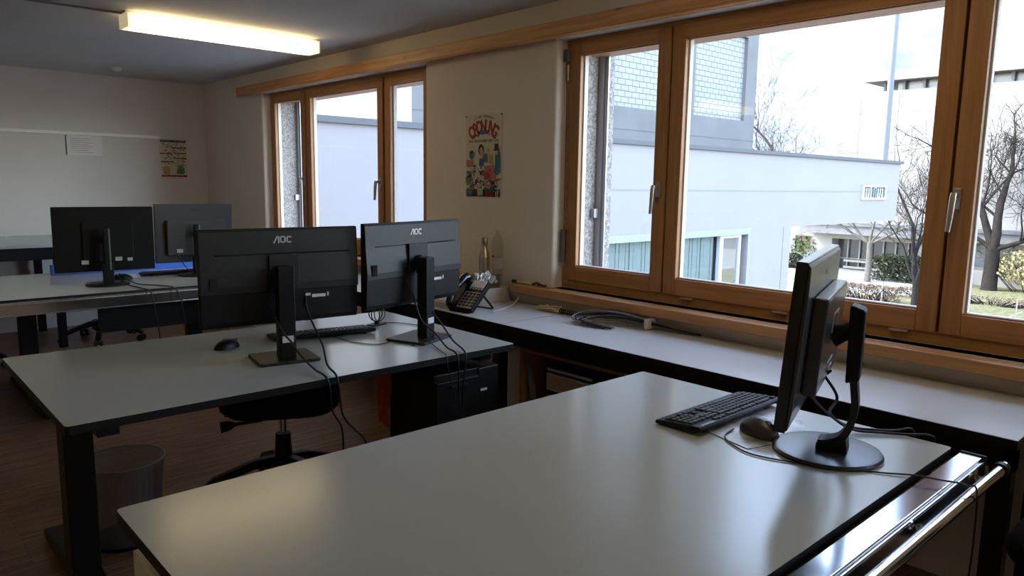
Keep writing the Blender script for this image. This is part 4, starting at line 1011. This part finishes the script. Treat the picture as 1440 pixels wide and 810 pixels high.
# far building
FX=62.0
root=thing('office_building',(66,10,G),0,'large white building across the garden with canopy, entrance and rooftop storey','building')
y1=atx(1184,137,FX).y; zt1=atx(1184,137,FX).z; zc=atx(1190,315,FX).z; y2=atx(1112,330,FX).y+3
zs=atx(1180,381,FX).z
m=MB(); m.box(FX,80,-40,y1,zc,zt1)
ye0,ye1=atx(1290,340,FX).y,atx(1170,340,FX).y; ze=atx(1235,339,FX).z
yw0,yw1=atx(1142,330,FX).y,atx(1119,330,FX).y; zw0,zw1=atx(1120,353,FX).z,atx(1120,330,FX).z
m.box(FX,80,ye1,yw0,G,zc); m.box(FX,80,yw1,y2,G,zc); m.box(FX,80,yw0,yw1,G,zw0); m.box(FX,80,yw0,yw1,zw1,zc)
m.box(FX,80,ye0,ye1,ze,zc); m.box(FX+2.5,80,ye0,ye1,G,ze); m.box(FX+.3,FX+.5,yw0,yw1,zw0,zw1)
yr1=atx(1366,350,FX).y; yr0=yr1-7; zr0=atx(1366,375,FX).z; zr1=atx(1366,347,FX).z
m.box(FX,80,yr1,ye0,G,zc); m.box(FX,80,-40,yr0,G,zc); m.box(FX,80,yr0,yr1,G,zr0); m.box(FX,80,yr0,yr1,zr1,zc)
m.build('wall',FACW,root,world=True)
m=MB()
for z in (atx(1200,161,FX).z,atx(1250,214,FX).z,atx(1200,240,FX).z): m.box(FX-.02,FX,-40,y1,z-.03,z+.03)
for k in range(12):
    y=y1-1.6-2.9*k; m.box(FX-.02,FX,y-.03,y+.03,zc,zt1)
m.build('facade_joints',JOINT,root,world=True)
m=MB(); m.box(FX-2.2,FX,-40,y1+2.0,zc-.05,zc+.14); m.build('canopy',COPE,root,world=True)
m=MB(); m.box(FX-2.0,FX,-40,y1+1.8,zc-.75,zc-.05); m.build('canopy_fascia',mat('fascia_grey',(.10,.10,.105),.8,noise=.2,nscale=1.5),root,world=True)
# roof storey
yp=atx(1237,118,FX).y; zp0=atx(1240,133,FX).z; zp1=atx(1237,116,FX).z; zp2=atx(1233,103,FX).z
m=MB(); m.box(FX-.8,76,-40,yp+.9,zp1,zp2); rf=m.build('roof_slab',mat('pinkish_white',(.16,.145,.135),.8),root,world=True)
m=MB(); m.box(FX+.6,76,-40,yp-1.2,zt1,zp1); m.build('roof_glazing',mat('roof_glass',(.07,.075,.08),.25),root,world=True)
m=MB()
for k in range(9): y=yp-.3-1.45*k; m.box(FX+.2,FX+.5,y-.12,y+.06,zt1,zp1)
m.build('roof_posts',COPE,root,world=True)
m=MB(); m.box(FX+.05,FX+.15,-40,y1-.1,zt1,zt1+.25); m.build('roof_kerb',FACW,root,world=True)
# entrance
m=MB(); m.box(FX+1.2,FX+1.25,ye0,ye1,zs,ze); m.build('entrance_glazing',DARKW,root,world=True)
m=MB(); n=7
for k in range(n+1):
    y=ye0+(ye1-ye0)*k/n; m.box(FX+1.0,FX+1.2,y-.06,y+.06,zs,ze)
m.box(FX+1.05,FX+1.2,ye0,ye1,zs+1.0,zs+1.08); m.build('entrance_frame',mat('bronze_frame',(.12,.11,.10),.5),root,world=True)
m=MB()
for k in range(2): m.box(FX+.5,FX+.95,ye0+2.2,ye0+5.8,zs+.25+.55*k,zs+.42+.55*k)
m.build('bench_row',FACW,root,world=True)
m=MB()
for k in range(4): m.box(FX-.2-.55*k-.55,FX+1.2,ye0+.5,ye1+.3,zs-.16*(k+1)-.02,zs-.16*k-.02)
m.build('entrance_steps',PAVE,root,world=True)
m=MB(); m.box(FX+.12,FX+.16,yw0,yw1,zw0,zw1); m.build('window',mat('tan_blind',(.16,.135,.095),.7),root,world=True)
m=MB(); m.box(FX+.0,FX+.15,yw0+3.0 if False else yw1-.5,yw1-.42,zw0,zw1); m.box(FX-.02,FX+.15,yw0,yw1,zw1-.08,zw1); m.build('window_bar',mat('brown_bar',(.12,.08,.05),.6),root,world=True)
m=MB(); m.box(FX+.12,FX+.16,yr0,yr1,zr0,zr1); m.build('window',mat('grey_blind',(.085,.09,.10),.5),root,world=True)
m=MB(); 
for k in range(6): y=yr0+(yr1-yr0)*k/5; m.box(FX+.0,FX+.15,y-.06,y+.06,zr0,zr1)
m.build('window_bar',COPE,root,world=True)

# mountain
def mountain():
    from mathutils import noise
    m=MB(); NA,NR=150,40; g=[]
    for i in range(NA+1):
        az=math.radians(40+75*i/NA); row=[]
        for j in range(NR+1):
            t=j/NR; d=700+2600*t
            ridge=max(0,min(1,(math.degrees(az)-50)/16))
            h=G+t*1350*(.35+.65*ridge)
            nn=noise.multi_fractal(V((d*math.sin(az)/260,d*math.cos(az)/260,1.3)),.9,2.1,7)
            h+=(nn-.8)*190*t*ridge+ (noise.noise(V((az*14,t*3,0)))*90*t)
            row.append(m.bm.verts.new((d*math.sin(az),d*math.cos(az),h-5)))
        g.append(row)
    for i in range(NA):
        for j in range(NR): m.bm.faces.new((g[i][j],g[i+1][j],g[i+1][j+1],g[i][j+1]))
    mm,t,p,o=nt('hazy_snow_mountain'); tc=t.nodes.new('ShaderNodeTexCoord')
    n=t.nodes.new('ShaderNodeTexNoise'); n.inputs['Scale'].default_value=.012; n.inputs['Detail'].default_value=9; n.inputs['Roughness'].default_value=.72; L(t,tc.outputs['Object'],n.inputs[0])
    r=t.nodes.new('ShaderNodeValToRGB'); e=r.color_ramp.elements; e[0].position=.40; e[1].position=.62; e[0].color=(.118,.138,.150,1); e[1].color=(.175,.185,.19,1); L(t,n.outputs[0],r.inputs[0]); L(t,r.outputs[0],p.inputs['Base Color'])
    p.inputs['Roughness'].default_value=1; p.inputs['Specular IOR Level'].default_value=0
    struct(m,'mountain',mm,smooth=80)
mountain()

# trees
BARK=mat('grey_bark',(.017,.0145,.013),.9,spec=.08,noise=.35,nscale=6)
BARKD=mat('dark_bark',(.014,.013,.0135),.9,spec=.08,noise=.3,nscale=6)
BARKP=mat('pale_bark',(.085,.078,.068),.9,spec=.1,noise=.35,nscale=5)
def tree(loc,label,H,r,bark,seed,limbs=None,depth=6,spread=.55,twig=.016,trunk_h=.3,droop=0.0,kids=3,up=.15,shape=None,name='bare_tree'):
    rnd=random.Random(seed); root=thing(name,loc,0,label,'tree','bare trees in the garden' if False else None)
    tm=MB(); bm_=MB(); tb=MB()
    def grow(p,d,ln,rad,dep):
        n=4; pts=[p]; q=V(p); dd=V(d)
        for i in range(n):
            dd=(dd+V((rnd.uniform(-1,1),rnd.uniform(-1,1),rnd.uniform(-.6,.8)+up))*.20).normalized()
            q=q+dd*ln/n; pts.append(q.copy())
        r1=max(rad*.62,twig*.6)
        mb=bm_ if rad>.07 else tb
        mb.tube(pts,[rad+(r1-rad)*i/n for i in range(n+1)],seg=6 if rad>.07 else 3,cap=False)
        if dep<=0: return
        k=kids if rnd.random()<.75 else kids-1
        for i in range(k):
            t=1.0 if i==0 else rnd.uniform(.35,.95)
            b=pts[min(int(t*n),n)]
            ax=V((rnd.uniform(-1,1),rnd.uniform(-1,1),rnd.uniform(-1,1))).cross(dd)
            if ax.length<1e-3: continue
            ang=rnd.uniform(.25,.6) if i==0 else rnd.uniform(.5,1.0)*spread*1.8
            nd=(Matrix.Rotation(ang,3,ax.normalized())@dd)
            grow(b,nd,ln*rnd.uniform(.60,.85),r1*(.95 if i==0 else rnd.uniform(.5,.75)),dep-1)
    th=H*trunk_h
    tp=[V((0,0,-.1)),V((0,0,.15)),V((.02*th,0,th*.5)),V((0,0,th))]
    tm.tube(tp,[r*1.35,r*1.05,r*.95,r*.9],seg=14); tm.build('trunk',bark,root,smooth=60)
    for (d,l,rr,dep) in (limbs or [((0,0,1),.3,.7,depth),((.5,.3,.8),.25,.5,depth-1),((-.5,-.3,.8),.25,.5,depth-1)]):
        grow(V((0,0,th*.97)),V(d).normalized(),H*l,r*rr,dep)
    bm_.build('limbs',bark,root,smooth=70); tb.build('twigs',bark,root)
    return root
YW=V((0,1,0))  # image left is roughly +y for far objects
p=atz(1390,409,G)
tree(p,'largest bare tree with thick forked trunk on the lawn at the right',16.5,.46,BARK,5,[((.1,.34,1),.24,.62,6),((.0,-.08,1),.26,.72,6),((.1,-.9,.35),.20,.36,5),((.1,.85,.6),.22,.34,5)],trunk_h=.175,spread=.62,twig=.026,kids=3)
p=atz(1284,436,G)
tree(p,'slender dark bare tree just left of the window post, many upright stems',11.5,.17,BARKD,9,[((0,.3,1),.26,.75,5),((0,-.25,1),.26,.7,5),((0,.05,1),.30,.8,5),((.1,.55,.8),.2,.5,4)],trunk_h=.13,spread=.5,twig=.018,up=.3)
p=atz(1219,396,G)
tree(p,'pale barked bare tree in front of the entrance steps',8.0,.22,BARKP,4,[((0,1,.42),.34,.5,4),((0,.75,.7),.34,.45,4),((0,-1,.35),.34,.5,4),((0,-.7,.75),.30,.4,4),((0,0,1),.22,.5,3)],trunk_h=.36,spread=.42,twig=.02,up=.05,kids=3)
p=aty(1092,232,32); 
tree((p.x,32,G),'bare tree crown showing behind the annex roof beside the tower',13.8,.3,mat('reddish_bark',(.035,.025,.022),.9),12,depth=6,trunk_h=.40,spread=.75,twig=.03)
p=atz(1415,401,G)
tree(p,'small leaning bare tree behind the big trunk on the lawn',4.0,.12,BARK,17,[((0,.5,.9),.4,.7,4),((0,-.8,.6),.4,.6,4)],trunk_h=.15,spread=.8,twig=.02,name='small_tree')
# shrubs and hedges
def leaves(name,loc,n,fn,size,mt,label,cat,seed=1,stems=None,kind=None):
    rnd=random.Random(seed); root=thing(name,loc,0,label,cat)
    m=MB()
    for _ in range(n):
        c=V(fn(rnd)); a=V((rnd.gauss(0,1),rnd.gauss(0,1),rnd.gauss(0,1))).normalized(); b=a.orthogonal().normalized(); c2=a.cross(b); s=size*rnd.uniform(.6,1.3)
        m.poly([c+b*s,c+c2*s*.6,c-b*s,c-c2*s*.6])
    m.build('foliage',mt,root,normals=False)
    m=MB()
    for _ in range(stems or 12):
        q=V(fn(rnd)); m.tube([(q.x*.4,q.y*.4,0),(q.x*.8,q.y*.8,q.z*.6),q],[.03,.02,.01],seg=4,cap=False)
    m.build('stems',BARKD,root)
    return root
def leafmat(name,c1,c2):
    return ground_mat(name,c1,c2,2.2)
GL=leafmat('green_leaves',(.035,.062,.014),(.085,.14,.035)); DG=leafmat('dark_green_leaves',(.018,.021,.012),(.045,.05,.030)); YL=leafmat('yellow_blossom',(.19,.16,.07),(.25,.22,.13)); BR=leafmat('brown_dry_leaves',(.08,.055,.040),(.19,.15,.115))
def ball(rx,ry,rz,zc):
    def f(r):
        v=V((r.gauss(0,1),r.gauss(0,1),r.gauss(0,1))).normalized()*(r.random()**.25); return (v.x*rx,v.y*ry,max(.05,zc+v.z*rz))
    return f
def block(lx,ly,lz):
    def f(r):
        k=r.random()
        if k<.45: return (r.uniform(-lx,lx),r.uniform(-ly,ly),lz*r.uniform(.9,1.03))
        return (r.uniform(-lx,lx),r.uniform(-ly,ly),r.uniform(.02,lz))
    return f
p=atz(1137,372,G); leaves('shrub',p,3600,ball(1.6,2.1,1.7,1.7),.13,GL,'bright green round shrub left of the entrance by the annex corner','shrub',2)
p=atz(1112,376,G); leaves('shrub',p,900,ball(.8,1.1,.7,.6),.12,DG,'low dark green shrub next to the annex corner','shrub',3)
p=atz(1277,396,G); leaves('hedge',(p.x,p.y,G),5000,block(1.6,2.2,1.75),.12,DG,'clipped dark green hedge block right of the entrance','hedge',4)
p=atz(1366,394,G); leaves('hedge',(p.x+1,p.y-.2,G),3600,block(1.0,3.2,1.35),.12,DG,'low dark green hedge behind the big tree','hedge',5)
leaves('yellow_shrub',(58.0,atx(1424,380,58.0).y-1.0,G),2200,ball(1.3,2.4,1.2,1.7),.12,YL,'yellow flowering shrub right of the big trunk','shrub',6)
p=atz(1215,423,G); leaves('dry_hedge',(p.x,p.y,G),2000,block(.8,2.1,.95),.08,BR,'low brown leafed hedge beyond the side-on monitor','hedge',7,stems=60)
p=atz(1292,424,G); leaves('dry_hedge',(p.x+1.2,p.y-.3,G),900,block(.7,2.0,.6),.08,BR,'low brown hedge at the foot of the slender dark tree','hedge',8,stems=40)
p=atz(1392,430,G); leaves('dry_twigs',(p.x,p.y,G),900,block(.6,3.0,.5),.06,BR,'sparse brown hedge along the front of the lawn','hedge',9,stems=80)
p=atz(1239,428,G)
m=MB(); m.cyl((p.x,p.y,G),(p.x,p.y,G+1.35),.05,seg=8); own(m,'fence_post',FACW,(p.x,p.y,G),'thin pale post standing in the brown hedge','post')
for k,(x,lb) in enumerate(((1428,'thin white upright stake at the lawn front edge'),(1413,'thin white leaning stake at the lawn front edge'))):
    p=atz(x,449,G); m=MB(); m.cyl((p.x,p.y,G),(p.x,p.y-(.0 if k==0 else .75),G+(1.1 if k==0 else .5)),.035,seg=6); own(m,'garden_stake',FACW,(p.x,p.y,G),lb,'stake')
# parapet wall behind the lawn
p=atz(1400,388,G); m=MB(); m.box(66 if False else FX-2.4,FX-2.2,-20,p.y+.2,G,G+1.1)
own(m,'garden_wall',FACW,(FX-2.3,0,G),'low white wall behind the lawn at the right','wall')

# ------------------------------------------------------------------ light
w=bpy.data.worlds.new('world'); sc.world=w; w.use_nodes=True; t=w.node_tree
bg=t.nodes['Background']; sky=t.nodes.new('ShaderNodeTexSky'); sky.sky_type='NISHITA'; sky.sun_disc=False
sky.sun_elevation=math.radians(38); sky.sun_rotation=math.radians(-38); sky.air_density=1.0; sky.dust_density=1.2; sky.ozone_density=1.0
hs=t.nodes.new('ShaderNodeHueSaturation'); hs.inputs['Saturation'].default_value=.75; hs.inputs['Hue'].default_value=.506; L(t,sky.outputs[0],hs.inputs['Color']); L(t,hs.outputs[0],bg.inputs[0]); bg.inputs[1].default_value=.85
sd=bpy.data.lights.new('sun','SUN'); so=bpy.data.objects.new('sun',sd); C.objects.link(so); sd.energy=1.5; sd.angle=.009; sd.color=(1,.95,.87)
d=V((-.62,.78,.78)).normalized()  # towards the sun
so.rotation_euler=d.to_track_quat('Z','Y').to_euler()
so.location=(0,0,20)
vs=sc.view_settings; vs.view_transform='Standard'; vs.look='None'; vs.exposure=1.52; vs.gamma=1.0; vs.use_curve_mapping=False
